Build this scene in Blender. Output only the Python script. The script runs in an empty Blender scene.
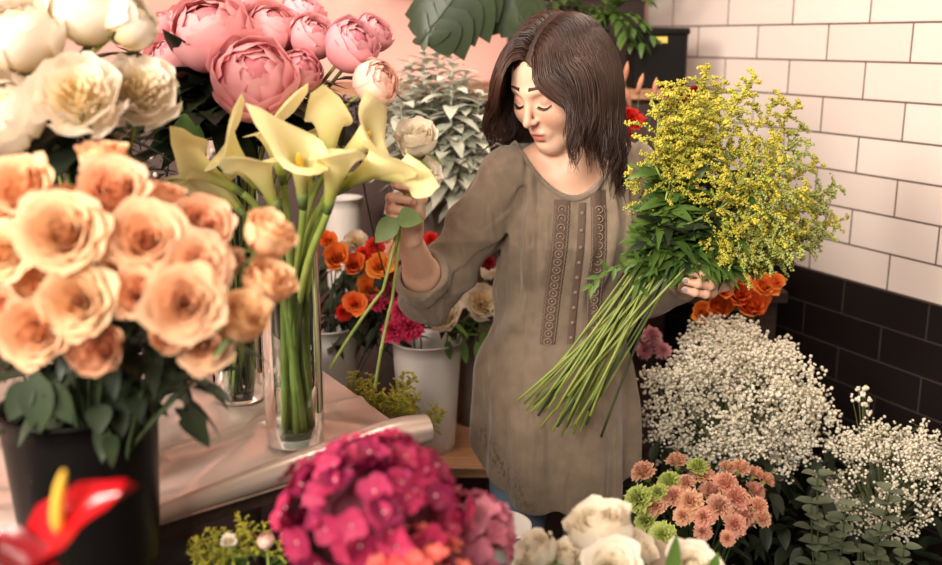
import bpy, math, random
COARSE = False
import numpy as np
from math import sin, cos, pi, radians, sqrt
from mathutils import Vector, Matrix, Quaternion

random.seed(11)
rng = np.random.default_rng(7)
SC = bpy.context.scene
COL = SC.collection

# ------------------------------------------------------------------ camera geometry
FPX = 1000.0
PITCH = radians(13.7)
CAM = np.array([0.0, 0.0, 1.62])
cp, sp = cos(PITCH), sin(PITCH)


def at(px, py, Y):
    """the point of the place seen at a pixel of the photograph, Y metres in front of the camera"""
    u = (px - 471) / FPX
    v = (282.5 - py) / FPX
    d = np.array([u, cp + v * sp, -sp + v * cp])
    return CAM + d * (Y / d[1])


def at_z(px, py, z):
    u = (px - 471) / FPX
    v = (282.5 - py) / FPX
    d = np.array([u, cp + v * sp, -sp + v * cp])
    return CAM + d * ((z - CAM[2]) / d[2])


def norm(v):
    v = np.asarray(v, float)
    n = np.linalg.norm(v)
    return v / n if n > 1e-9 else np.array([0, 0, 1.0])


def frame_from(z, hint=(0, 1, 0)):
    z = norm(z)
    h = np.asarray(hint, float)
    x = np.cross(h, z)
    if np.linalg.norm(x) < 1e-3:
        x = np.cross((1, 0, 0), z)
    x = norm(x)
    y = np.cross(z, x)
    return np.stack([x, y, z], axis=1)      # columns


def lerp(a, b, t):
    return a + (b - a) * t


def sstep(a, b, x):
    t = np.clip((x - a) / (b - a), 0, 1)
    return t * t * (3 - 2 * t)


# ------------------------------------------------------------------ materials
MATS = {}


def new_mat(name):
    m = bpy.data.materials.new(name)
    m.use_nodes = True
    nt = m.node_tree
    nt.nodes.clear()
    out = nt.nodes.new('ShaderNodeOutputMaterial')
    MATS[name] = m
    return m, nt, out


def srgb(r, g, b):
    f = lambda c: (c / 255 / 12.92) if c / 255 <= 0.04045 else ((c / 255 + 0.055) / 1.055) ** 2.4
    return (f(r), f(g), f(b), 1.0)


def principled(name, col, rough=0.6, metal=0.0, spec=0.5, col2=None, nscale=8.0, detail=3.0, bump=0.0, bscale=60.0,
               rnd=0.0, coords='Object', sheen=0.0, transl=0.0, hue=0.0, stretch=None):
    """a procedural material: base colour varied by noise towards col2, a fine bump, per-object brightness variation, and (for petals and leaves) light passing through"""
    m, nt, out = new_mat(name)
    N, L = nt.nodes, nt.links
    b = N.new('ShaderNodeBsdfPrincipled')
    b.inputs['Roughness'].default_value = rough
    b.inputs['Metallic'].default_value = metal
    b.inputs['Specular IOR Level'].default_value = spec
    if sheen:
        b.inputs['Sheen Weight'].default_value = sheen
    tc = N.new('ShaderNodeTexCoord')
    vec = tc.outputs[coords]
    if stretch:
        mp = N.new('ShaderNodeMapping')
        mp.inputs['Scale'].default_value = stretch
        L.new(vec, mp.inputs['Vector'])
        vec = mp.outputs['Vector']
    c_out = None
    if col2 is not None:
        nz = N.new('ShaderNodeTexNoise')
        nz.inputs['Scale'].default_value = nscale
        nz.inputs['Detail'].default_value = detail
        L.new(vec, nz.inputs['Vector'])
        r = N.new('ShaderNodeValToRGB')
        r.color_ramp.elements[0].position = 0.35
        r.color_ramp.elements[1].position = 0.65
        r.color_ramp.elements[0].color = col
        r.color_ramp.elements[1].color = col2
        L.new(nz.outputs['Fac'], r.inputs['Fac'])
        c_out = r.outputs['Color']
    if rnd or hue:
        oi = N.new('ShaderNodeObjectInfo')
        hs = N.new('ShaderNodeHueSaturation')
        mr = N.new('ShaderNodeMapRange')
        mr.inputs['To Min'].default_value = 1 - rnd
        mr.inputs['To Max'].default_value = 1 + rnd
        L.new(oi.outputs['Random'], mr.inputs['Value'])
        L.new(mr.outputs['Result'], hs.inputs['Value'])
        if hue:
            mh = N.new('ShaderNodeMapRange')
            mh.inputs['To Min'].default_value = 0.5 - hue
            mh.inputs['To Max'].default_value = 0.5 + hue
            mul = N.new('ShaderNodeMath'); mul.operation = 'MULTIPLY'; mul.inputs[1].default_value = 7.31
            fr = N.new('ShaderNodeMath'); fr.operation = 'FRACT'
            L.new(oi.outputs['Random'], mul.inputs[0]); L.new(mul.outputs[0], fr.inputs[0])
            L.new(fr.outputs[0], mh.inputs['Value'])
            L.new(mh.outputs['Result'], hs.inputs['Hue'])
        if c_out is not None:
            L.new(c_out, hs.inputs['Color'])
        else:
            hs.inputs['Color'].default_value = col
        c_out = hs.outputs['Color']
    if c_out is not None:
        L.new(c_out, b.inputs['Base Color'])
    else:
        b.inputs['Base Color'].default_value = col
    if bump:
        nb = N.new('ShaderNodeTexNoise')
        nb.inputs['Scale'].default_value = bscale
        nb.inputs['Detail'].default_value = 4
        L.new(vec, nb.inputs['Vector'])
        bp = N.new('ShaderNodeBump')
        bp.inputs['Strength'].default_value = bump
        bp.inputs['Distance'].default_value = 0.005
        L.new(nb.outputs['Fac'], bp.inputs['Height'])
        L.new(bp.outputs['Normal'], b.inputs['Normal'])
    if transl:
        t = N.new('ShaderNodeBsdfTranslucent')
        if c_out is not None:
            L.new(c_out, t.inputs['Color'])
        else:
            t.inputs['Color'].default_value = col
        mx = N.new('ShaderNodeMixShader')
        mx.inputs['Fac'].default_value = transl
        L.new(b.outputs[0], mx.inputs[1]); L.new(t.outputs[0], mx.inputs[2])
        L.new(mx.outputs[0], out.inputs['Surface'])
    else:
        L.new(b.outputs[0], out.inputs['Surface'])
    return m


def petal_mat(name, inner, outer, rough=0.55, transl=0.3, rnd=0.06, hue=0.0, mid=0.5, edge=None):
    """petal colour that changes from the heart of the bloom to its rim: the 'tint' attribute holds how far out a petal's point is"""
    m, nt, out = new_mat(name)
    N, L = nt.nodes, nt.links
    b = N.new('ShaderNodeBsdfPrincipled')
    b.inputs['Roughness'].default_value = rough
    b.inputs['Specular IOR Level'].default_value = 0.25
    at_ = N.new('ShaderNodeAttribute'); at_.attribute_name = 'tint'
    r = N.new('ShaderNodeValToRGB')
    r.color_ramp.elements[0].color = inner
    r.color_ramp.elements[1].color = outer
    r.color_ramp.elements[0].position = max(0.0, mid - 0.45)
    r.color_ramp.elements[1].position = min(1.0, mid + 0.4)
    if edge is not None:
        e = r.color_ramp.elements.new(0.985); e.color = edge
    L.new(at_.outputs['Fac'], r.inputs['Fac'])
    oi = N.new('ShaderNodeObjectInfo')
    hs = N.new('ShaderNodeHueSaturation')
    mr = N.new('ShaderNodeMapRange')
    mr.inputs['To Min'].default_value = 1 - rnd; mr.inputs['To Max'].default_value = 1 + rnd
    L.new(oi.outputs['Random'], mr.inputs['Value']); L.new(mr.outputs['Result'], hs.inputs['Value'])
    if hue:
        mul = N.new('ShaderNodeMath'); mul.operation = 'MULTIPLY'; mul.inputs[1].default_value = 7.31
        fr = N.new('ShaderNodeMath'); fr.operation = 'FRACT'
        mh = N.new('ShaderNodeMapRange')
        mh.inputs['To Min'].default_value = 0.5 - hue; mh.inputs['To Max'].default_value = 0.5 + hue
        L.new(oi.outputs['Random'], mul.inputs[0]); L.new(mul.outputs[0], fr.inputs[0]); L.new(fr.outputs[0], mh.inputs['Value'])
        L.new(mh.outputs['Result'], hs.inputs['Hue'])
    L.new(r.outputs['Color'], hs.inputs['Color'])
    L.new(hs.outputs['Color'], b.inputs['Base Color'])
    t = N.new('ShaderNodeBsdfTranslucent')
    L.new(hs.outputs['Color'], t.inputs['Color'])
    mx = N.new('ShaderNodeMixShader'); mx.inputs['Fac'].default_value = transl
    L.new(b.outputs[0], mx.inputs[1]); L.new(t.outputs[0], mx.inputs[2])
    L.new(mx.outputs[0], out.inputs['Surface'])
    return m


def glass_mat(name, tint=(0.93, 0.97, 0.95, 1), amount=0.14, rough=0.03):
    """thin clear glass: mostly see-through, reflecting more at a glancing angle"""
    m, nt, out = new_mat(name)
    N, L = nt.nodes, nt.links
    t = N.new('ShaderNodeBsdfTransparent'); t.inputs['Color'].default_value = tint
    g = N.new('ShaderNodeBsdfGlossy'); g.inputs['Roughness'].default_value = rough
    g.inputs['Color'].default_value = (1, 1, 1, 1)
    f = N.new('ShaderNodeLayerWeight'); f.inputs['Blend'].default_value = amount * 2.2
    mx = N.new('ShaderNodeMixShader')
    L.new(f.outputs['Fresnel'], mx.inputs['Fac'])
    L.new(t.outputs[0], mx.inputs[1]); L.new(g.outputs[0], mx.inputs[2])
    L.new(mx.outputs[0], out.inputs['Surface'])
    return m


# ------------------------------------------------------------------ mesh collecting
class MB:
    """collects shapes and links them as ONE mesh object"""

    def __init__(self):
        self.v = []; self.f = []; self.mi = []; self.t = []; self.n = 0; self.mat = 0; self.tint = 0.5

    def add(self, V, F, tint=None):
        V = np.asarray(V, float).reshape(-1, 3)
        F = np.asarray(F, int)
        self.v.append(V)
        self.f.append(F + self.n)
        self.mi.append(np.full(len(F), self.mat))
        if tint is None:
            tint = self.tint
        self.t.append(np.broadcast_to(np.asarray(tint, float).ravel(), (len(V),)).copy() if np.ndim(tint) else np.full(len(V), float(tint)))
        self.n += len(V)
        return self

    def grid(self, P, close_u=False, close_v=False, tint=None):
        P = np.asarray(P, float)
        a, b = P.shape[:2]
        idx = np.arange(a * b).reshape(a, b)
        I = idx if not close_u else np.concatenate([idx, idx[:1]], 0)
        I = I if not close_v else np.concatenate([I, I[:, :1]], 1)
        F = np.stack([I[:-1, :-1], I[1:, :-1], I[1:, 1:], I[:-1, 1:]], -1).reshape(-1, 4)
        return self.add(P.reshape(-1, 3), F, tint)

    def tube(self, pts, r, seg=8, cap=True, flat=1.0, tint=None):
        pts = np.asarray(pts, float)
        n = len(pts)
        r = np.broadcast_to(np.asarray(r, float), (n,))
        tan = np.gradient(pts, axis=0)
        tan /= np.linalg.norm(tan, axis=1)[:, None] + 1e-12
        fr = frame_from(tan[0])
        x = fr[:, 0]
        rings = []
        ang = np.arange(seg) * 2 * pi / seg
        for i in range(n):
            x = x - tan[i] * np.dot(x, tan[i]); x = norm(x)
            y = np.cross(tan[i], x)
            rings.append(pts[i] + r[i] * (np.cos(ang)[:, None] * x + flat * np.sin(ang)[:, None] * y))
        if cap:
            rings = [np.repeat(pts[:1], seg, 0)] + rings + [np.repeat(pts[-1:], seg, 0)]
        P = np.array(rings)
        return self.grid(P, close_v=True, tint=tint)

    def lathe(self, prof, seg=32, origin=(0, 0, 0), M=None, tint=None, ell=(1, 1)):
        ang = np.arange(seg) * 2 * pi / seg
        P = np.array([[(r * cos(a) * ell[0], r * sin(a) * ell[1], z) for a in ang] for r, z in prof])
        if M is not None:
            P = P @ np.asarray(M).T
        return self.grid(P + np.asarray(origin), close_v=True, tint=tint)

    def box(self, c, s, M=None, bev=0.0, tint=None):
        c = np.asarray(c, float); h = np.asarray(s, float) / 2
        b = min(bev, h.min() * 0.9)
        if b <= 0:
            V = np.array([[x, y, z] for z in (-1, 1) for y in (-1, 1) for x in (-1, 1)]) * h
            F = [[0, 2, 3, 1], [4, 5, 7, 6], [0, 1, 5, 4], [2, 6, 7, 3], [0, 4, 6, 2], [1, 3, 7, 5]]
            if M is not None: V = V @ np.asarray(M).T
            return self.add(V + c, F, tint)
        # chamfered box: three points per corner
        V = []
        key = {}
        for sx in (-1, 1):
            for sy in (-1, 1):
                for sz in (-1, 1):
                    for ax in range(3):
                        p = np.array([sx, sy, sz]) * h
                        for k in range(3):
                            if k != ax: p[k] -= (sx, sy, sz)[k] * b
                        key[(sx, sy, sz, ax)] = len(V); V.append(p)
        F4 = []
        for ax in range(3):
            o = [k for k in range(3) if k != ax]
            for s in (-1, 1):
                loop = []
                for a_, b_ in ((-1, -1), (1, -1), (1, 1), (-1, 1)):
                    q = [0, 0, 0]; q[ax] = s; q[o[0]] = a_; q[o[1]] = b_
                    loop.append(key[(*q, ax)])
                F4.append(loop)
        for ax in range(3):
            o = [k for k in range(3) if k != ax]
            for a_ in (-1, 1):
                for b_ in (-1, 1):
                    q0 = [0, 0, 0]; q0[ax] = -1; q0[o[0]] = a_; q0[o[1]] = b_
                    q1 = list(q0); q1[ax] = 1
                    F4.append([key[(*q0, o[0])], key[(*q0, o[1])], key[(*q1, o[1])], key[(*q1, o[0])]])
        F3 = []
        for sx in (-1, 1):
            for sy in (-1, 1):
                for sz in (-1, 1):
                    i = [key[(sx, sy, sz, a)] for a in range(3)]
                    F3.append([i[0], i[1], i[2], i[2]])
        V = np.array(V)
        if M is not None: V = V @ np.asarray(M).T
        return self.add(V + c, F4 + F3, tint)

    def merge(self, other, M=None, off=(0, 0, 0)):
        for V, F, mi, t in zip(*other.arrays()):
            W = V @ np.asarray(M).T if M is not None else V
            self.v.append(W + np.asarray(off)); self.f.append(F + self.n); self.mi.append(mi); self.t.append(t); self.n += len(V)
        return self

    def arrays(self):
        V = np.concatenate(self.v); F = []
        k = 0
        for f in self.f: F.append(f)
        return [V], [np.concatenate([np.asarray(f).reshape(-1, 4) for f in F])], [np.concatenate(self.mi)], [np.concatenate(self.t)]

    def mesh(self, name, mats, smooth=True):
        V, F, mi, t = [a[0] for a in self.arrays()]
        tri = (F[:, 2] == F[:, 3]) | (F[:, 3] == F[:, 0])
        zero = F[:, 0] == F[:, 1]
        cnt = np.where(tri, 3, 4)
        loops = np.concatenate([f[:c] for f, c in zip(F, cnt)]) if tri.any() else F.ravel()
        me = bpy.data.meshes.new(name)
        me.vertices.add(len(V)); me.vertices.foreach_set('co', V.astype(np.float32).ravel())
        me.loops.add(len(loops)); me.loops.foreach_set('vertex_index', loops.astype(np.int32))
        st = np.concatenate([[0], np.cumsum(cnt)[:-1]])
        me.polygons.add(len(F))
        me.polygons.foreach_set('loop_start', st.astype(np.int32))
        me.polygons.foreach_set('material_index', mi.astype(np.int32))
        me.update(calc_edges=True)
        me.polygons.foreach_set('use_smooth', np.full(len(F), smooth))
        a = me.attributes.new('tint', 'FLOAT', 'POINT')
        a.data.foreach_set('value', t.astype(np.float32))
        for m in (mats if isinstance(mats, (list, tuple)) else [mats]):
            me.materials.append(m)
        return me

    def build(self, name, mats, parent=None, smooth=True, loc=None):
        me = self.mesh(name, mats, smooth)
        return link(name, me, parent, loc)


def link(name, data, parent=None, loc=None, M=None):
    o = bpy.data.objects.new(name, data)
    COL.objects.link(o)
    if parent is not None:
        o.parent = parent
    if loc is not None:
        o.location = loc
    if M is not None:
        o.matrix_basis = M
    return o


LABELS = {}


def tag(o, label=None, cat=None, group=None, kind=None):
    if label: o['label'] = label
    if cat: o['category'] = cat
    if group: o['group'] = group
    if kind: o['kind'] = kind
    return o


def thing(name, label, cat, loc=(0, 0, 0), group=None, kind=None):
    o = link(name, None, None, tuple(float(c) for c in loc))
    return tag(o, label, cat, group, kind)


def m4(R, t=(0, 0, 0), s=1.0):
    M = Matrix.Identity(4)
    R = np.asarray(R) * (s if np.ndim(s) else float(s))
    for i in range(3):
        for j in range(3):
            M[i][j] = float(R[i, j])
        M[i][3] = float(t[i])
    return M


def rot(ax, a):
    c, s = cos(a), sin(a)
    if ax == 'x': return np.array([[1, 0, 0], [0, c, -s], [0, s, c]])
    if ax == 'y': return np.array([[c, 0, s], [0, 1, 0], [-s, 0, c]])
    return np.array([[c, -s, 0], [s, c, 0], [0, 0, 1]])


def bez(p0, p1, p2, p3=None, n=10):
    t = np.linspace(0, 1, n)[:, None]
    p0, p1, p2 = (np.asarray(p, float) for p in (p0, p1, p2))
    if p3 is None:
        return (1 - t) ** 2 * p0 + 2 * t * (1 - t) * p1 + t * t * p2
    p3 = np.asarray(p3, float)
    return (1 - t) ** 3 * p0 + 3 * t * (1 - t) ** 2 * p1 + 3 * t * t * (1 - t) * p2 + t ** 3 * p3


# ------------------------------------------------------------------ smooth distance fields -> one continuous mesh
def p_cone(a, b, r1, r2, k=0.01):
    a = np.asarray(a, float); b = np.asarray(b, float)
    ba = b - a; L2 = float(ba @ ba)

    def f(P):
        t = np.clip(((P - a) @ ba) / L2, 0, 1)
        return np.linalg.norm(P - a - t[:, None] * ba, axis=1) - (r1 + (r2 - r1) * t)
    c = (a + b) / 2
    return (f, c, sqrt(L2) / 2 + max(r1, r2), k, 'u')


def p_ell(c, r, R=None, k=0.01, op='u'):
    c = np.asarray(c, float); r = np.asarray(r, float)
    R = np.eye(3) if R is None else np.asarray(R)

    def f(P):
        q = (P - c) @ R
        k0 = np.linalg.norm(q / r, axis=1)
        k1 = np.linalg.norm(q / (r * r), axis=1)
        return k0 * (k0 - 1.0) / np.maximum(k1, 1e-6)
    return (f, c, float(r.max()), k, op)


def smin(a, b, k):
    if k <= 0: return np.minimum(a, b)
    h = np.maximum(k - np.abs(a - b), 0) / k
    return np.minimum(a, b) - h * h * k * 0.25


def smax(a, b, k):
    return -smin(-a, -b, k)


def field(prims):
    def f(P, c=None, R=0.0):
        d = np.full(len(P), 1.0)
        for (g, pc, pr, k, op) in prims:
            if c is not None and pr < 50 and np.linalg.norm(pc - c) - pr > R + k + 0.03:
                continue
            e = g(P)
            d = smin(d, e, k) if op == 'u' else smax(d, -e, k)
        return d
    return f


def surface(f, lo, hi, h, B=16):
    """surface nets over the zero level of f inside a box: vertices and quads"""
    lo = np.asarray(lo, float); hi = np.asarray(hi, float)
    nb = np.ceil((hi - lo) / (h * B)).astype(int)
    N = nb * B + 1
    val = np.ones(N, np.float32)
    R = sqrt(3) * h * B / 2
    ax = np.arange(B + 1) * h
    loc = np.stack(np.meshgrid(ax, ax, ax, indexing='ij'), -1).reshape(-1, 3)
    for i in range(nb[0]):
        for j in range(nb[1]):
            for k in range(nb[2]):
                o = lo + np.array([i, j, k]) * B * h
                c = o + B * h / 2
                dc = f(c[None, :], c, R)[0]
                s = (slice(i * B, i * B + B + 1), slice(j * B, j * B + B + 1), slice(k * B, k * B + B + 1))
                if dc > R * 1.5 + 0.01:
                    continue
                if dc < -R * 1.5 - 0.01:
                    val[s] = -1; continue
                val[s] = f(loc + o, c, R).reshape(B + 1, B + 1, B + 1)
    S = val < 0
    A = S[:-1, :-1, :-1].astype(np.int8)
    tot = np.zeros(A.shape, np.int8)
    for dx in (0, 1):
        for dy in (0, 1):
            for dz in (0, 1):
                tot += S[dx:N[0] - 1 + dx, dy:N[1] - 1 + dy, dz:N[2] - 1 + dz]
    act = (tot > 0) & (tot < 8)
    I = np.argwhere(act)
    vid = np.full(A.shape, -1, np.int32)
    vid[act] = np.arange(len(I))
    acc = np.zeros((len(I), 3)); cnt = np.zeros(len(I))
    cor = [(x, y, z) for x in (0, 1) for y in (0, 1) for z in (0, 1)]
    vals = {c: val[I[:, 0] + c[0], I[:, 1] + c[1], I[:, 2] + c[2]].astype(float) for c in cor}
    for c in cor:
        for a in range(3):
            if c[a] == 0:
                d = list(c); d[a] = 1; d = tuple(d)
                v0, v1 = vals[c], vals[d]
                m = (v0 < 0) != (v1 < 0)
                t = np.where(m, v0 / np.where(m, v0 - v1, 1), 0)
                p = np.tile(np.array(c, float), (len(I), 1))
                p[:, a] += t
                acc[m] += p[m]; cnt[m] += 1
    V = lo + (I + acc / cnt[:, None]) * h
    Q = []
    for a in range(3):
        b, c = (a + 1) % 3, (a + 2) % 3
        sl0 = [slice(None)] * 3; sl1 = [slice(None)] * 3
        sl0[a] = slice(0, N[a] - 1); sl1[a] = slice(1, N[a])
        s0, s1 = S[tuple(sl0)], S[tuple(sl1)]
        E = np.argwhere(s0 != s1)
        E = E[(E[:, b] > 0) & (E[:, c] > 0) & (E[:, b] < N[b] - 1) & (E[:, c] < N[c] - 1)]
        q = []
        for (db, dc) in ((0, 0), (1, 0), (1, 1), (0, 1)):
            J = E.copy(); J[:, b] -= db; J[:, c] -= dc
            q.append(vid[J[:, 0], J[:, 1], J[:, 2]])
        q = np.stack(q, 1)
        flip = ~S[E[:, 0], E[:, 1], E[:, 2]]
        q[flip] = q[flip][:, ::-1]
        Q.append(q)
    Q = np.concatenate(Q)
    Q = Q[(Q >= 0).all(1)]
    return V, Q


def relax(V, Q, it=2, lam=0.5):
    """light smoothing of a surface-nets mesh"""
    e = np.concatenate([Q[:, [0, 1]], Q[:, [1, 2]], Q[:, [2, 3]], Q[:, [3, 0]]])
    e = np.concatenate([e, e[:, ::-1]])
    for _ in range(it):
        acc = np.zeros_like(V); c = np.zeros(len(V))
        for a in range(3):
            acc[:, a] = np.bincount(e[:, 0], weights=V[e[:, 1], a], minlength=len(V))
        c = np.bincount(e[:, 0], minlength=len(V))
        V = V + lam * (acc / np.maximum(c, 1)[:, None] - V)
    return V
# ================================================================== camera
cam_d = bpy.data.cameras.new('camera')
cam = bpy.data.objects.new('camera', cam_d)
COL.objects.link(cam)
cam.location = CAM
cam.rotation_euler = (pi / 2 - PITCH, 0, 0)
cam_d.sensor_width = 36
cam_d.lens = 36 * FPX / 942
cam_d.clip_start = 0.05
cam_d.dof.use_dof = True
cam_d.dof.focus_distance = 1.98
cam_d.dof.aperture_fstop = 2.2
cam_d.dof.aperture_blades = 0
SC.camera = cam

SC.view_settings.view_transform = 'Standard'
SC.view_settings.look = 'None'
SC.view_settings.gamma = 1
SC.view_settings.exposure = 0.0
SC.cycles.use_denoising = True
SC.cycles.max_bounces = 8
SC.cycles.transparent_max_bounces = 24
SC.cycles.sample_clamp_indirect = 6

# ================================================================== light
w = bpy.data.worlds.new('world'); SC.world = w
w.use_nodes = True
bg = w.node_tree.nodes['Background']
bg.inputs[0].default_value = (1.0, 0.90, 0.82, 1)
bg.inputs[1].default_value = 0.18


def area(name, loc, target, size, power, col, size_y=None, spread=None):
    d = bpy.data.lights.new(name, 'AREA')
    d.energy = power; d.color = col; d.size = size
    if size_y: d.shape = 'RECTANGLE'; d.size_y = size_y
    if spread: d.spread = spread
    o = bpy.data.objects.new(name, d); COL.objects.link(o)
    o.location = loc
    o.rotation_euler = (Vector(target) - Vector(loc)).to_track_quat('-Z', 'Y').to_euler()
    return o


# daylight falling in from the street through the shop front, high on the left
area('daylight', (-1.2, -2.7, 3.3), (0.1, 2.0, 1.15), 1.6, 235, (1.0, 0.91, 0.80), 1.3)
area('daylight', (-2.5, -0.9, 2.75), (0.15, 2.0, 1.2), 1.0, 190, (1.0, 0.91, 0.80), 1.0)
# added fill lamps under the ceiling, brightening the tiled wall and the flowers
area('ceiling_fill', (0.5, 2.2, 2.95), (0.7, 2.6, 1.2), 0.6, 26, (1.0, 0.87, 0.75), 0.6)
area('ceiling_fill', (-0.7, 1.5, 2.95), (-0.5, 1.9, 1.2), 0.6, 16, (1.0, 0.87, 0.75), 0.6)

# ================================================================== setting
DW = norm((-0.471, 1.0, 0))          # along the tiled wall, away from the camera
NW = np.array([-DW[1], DW[0], 0])    # its inward normal (towards the room)
WALL0 = np.array([1.043, 2.704, 0])
Z_DADO = 0.97
TH, TW = 0.0985, 0.285
ROOM_H = 3.0


def tile_mat(name, c1, c2, mortar, rough, msize=0.0022, bump=0.6):
    m, nt, out = new_mat(name)
    N, L = nt.nodes, nt.links
    tc = N.new('ShaderNodeTexCoord')
    br = N.new('ShaderNodeTexBrick')
    br.offset = 0.5; br.squash = 1.0
    br.inputs['Scale'].default_value = 1.0
    br.inputs['Brick Width'].default_value = TW
    br.inputs['Row Height'].default_value = TH
    br.inputs['Mortar Size'].default_value = msize
    br.inputs['Mortar Smooth'].default_value = 0.25
    br.inputs['Color1'].default_value = c1
    br.inputs['Color2'].default_value = c2
    br.inputs['Mortar'].default_value = mortar
    L.new(tc.outputs['Object'], br.inputs['Vector'])
    b = N.new('ShaderNodeBsdfPrincipled')
    b.inputs['Roughness'].default_value = rough
    nz = N.new('ShaderNodeTexNoise'); nz.inputs['Scale'].default_value = 3.0
    L.new(tc.outputs['Object'], nz.inputs['Vector'])
    bp = N.new('ShaderNodeBump'); bp.inputs['Strength'].default_value = bump; bp.inputs['Distance'].default_value = 0.002
    bp.invert = True
    bp2 = N.new('ShaderNodeBump'); bp2.inputs['Strength'].default_value = 0.08; bp2.inputs['Distance'].default_value = 0.02
    L.new(br.outputs['Fac'], bp.inputs['Height'])
    L.new(nz.outputs['Fac'], bp2.inputs['Height'])
    L.new(bp.outputs['Normal'], bp2.inputs['Normal'])
    L.new(bp2.outputs['Normal'], b.inputs['Normal'])
    L.new(br.outputs['Color'], b.inputs['Base Color'])
    L.new(b.outputs[0], out.inputs['Surface'])
    return m


M_white_tile = tile_mat('white_tile', srgb(222, 208, 200), srgb(214, 198, 189), srgb(104, 88, 80), 0.22, 0.003)
M_black_tile = tile_mat('black_tile', srgb(30, 24, 23), srgb(25, 20, 20), srgb(62, 52, 48), 0.32, 0.0026)
M_pink = principled('pink_plaster', srgb(232, 178, 165), 0.85, col2=srgb(222, 166, 154), nscale=2.5, bump=0.15, bscale=40)
M_floor = principled('dark_floor', srgb(50, 42, 38), 0.5, col2=srgb(36, 30, 28), nscale=6)
M_ceil = principled('ceiling_paint', srgb(190, 180, 170), 0.9)
M_brownwall = principled('brown_board', srgb(74, 50, 44), 0.6, col2=srgb(60, 40, 36), nscale=5)
M_wood = principled('shelf_wood', srgb(176, 128, 92), 0.5, col2=srgb(140, 98, 68), nscale=4, stretch=(2, 30, 30), bump=0.1)
M_darkwood = principled('dark_wood', srgb(66, 46, 38), 0.5, col2=srgb(46, 32, 27), nscale=4, stretch=(3, 26, 26), bump=0.1)

# tiled wall: x along the wall (away), y up, z towards the room; origin on the tile joint
o0 = WALL0.copy(); o0[2] = Z_DADO - 5 * 0  # joint measured in row 5 (odd)
wb = MB()
xa, xb = -1.02, 3.0
zt = ROOM_H - Z_DADO
wb.mat = 0
wb.add([[xa, 0, 0], [xb, 0, 0], [xb, zt, 0], [xa, zt, 0]], [[0, 1, 2, 3]])
wb.mat = 1
wb.add([[xa, -Z_DADO, 0.004], [xb, -Z_DADO, 0.004], [xb, 0, 0.004], [xa, 0, 0.004]], [[0, 1, 2, 3]])
wb.add([[xa, 0, 0.004], [xb, 0, 0.004], [xb, 0, 0], [xa, 0, 0]], [[0, 1, 2, 3]])
wb.add([[xa, -Z_DADO, -0.06], [xb, -Z_DADO, -0.06], [xb, zt, -0.06], [xa, zt, -0.06]], [[3, 2, 1, 0]])
wr = wb.build('wall_right', [M_white_tile, M_black_tile], smooth=False)
Rw = np.stack([-DW, (0, 0, 1), NW], 1)
wr.matrix_world = m4(Rw, (o0[0], o0[1], Z_DADO))
tag(wr, 'tiled side wall, white brick tiles above black ones', kind='structure')

CORNER = WALL0 + DW * 1.0
YB = float(CORNER[1])
XL = -2.6
b_ = MB(); b_.box(((XL + CORNER[0]) / 2, YB + 0.05, ROOM_H / 2), (CORNER[0] - XL + 0.3, 0.1, ROOM_H))
tag(b_.build('wall_back', M_pink, smooth=False), 'pink plastered back wall of the shop', kind='structure')
b_ = MB(); b_.box((XL - 0.05, YB / 2, ROOM_H / 2), (0.1, YB + 0.2, ROOM_H))
tag(b_.build('wall_left', M_pink, smooth=False), 'pink plastered wall on the left of the shop', kind='structure')
b_ = MB(); b_.box((-0.1, 1.55, -0.05), (5.6, 5.0, 0.1))
tag(b_.build('floor', M_floor, smooth=False), 'dark shop floor', kind='structure')
b_ = MB(); b_.box((-0.1, 2.05, ROOM_H + 0.05), (5.6, 3.7, 0.1))
tag(b_.build('ceiling', M_ceil, smooth=False), 'pale ceiling', kind='structure')
# ================================================================== the florist
H = 0.0026 if not COARSE else 0.006

HS = 1.07                                           # head size
HC = at(557, 82, 2.09)                              # middle of the head, between the ears
HR = rot('z', radians(-45)) @ rot('x', radians(27)) @ rot('y', radians(0))  # face is local -y


def hl(p):
    """head coordinates -> place"""
    return HC + HR @ (np.asarray(p, float) * HS)


def h_ell(c, r, k=0.012, op='u', R=None):
    return p_ell(hl(c), np.asarray(r) * HS, HR if R is None else HR @ R, k, op)


def h_cone(a, b, r1, r2, k=0.01):
    return p_cone(hl(a), hl(b), r1 * HS, r2 * HS, k)


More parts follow.
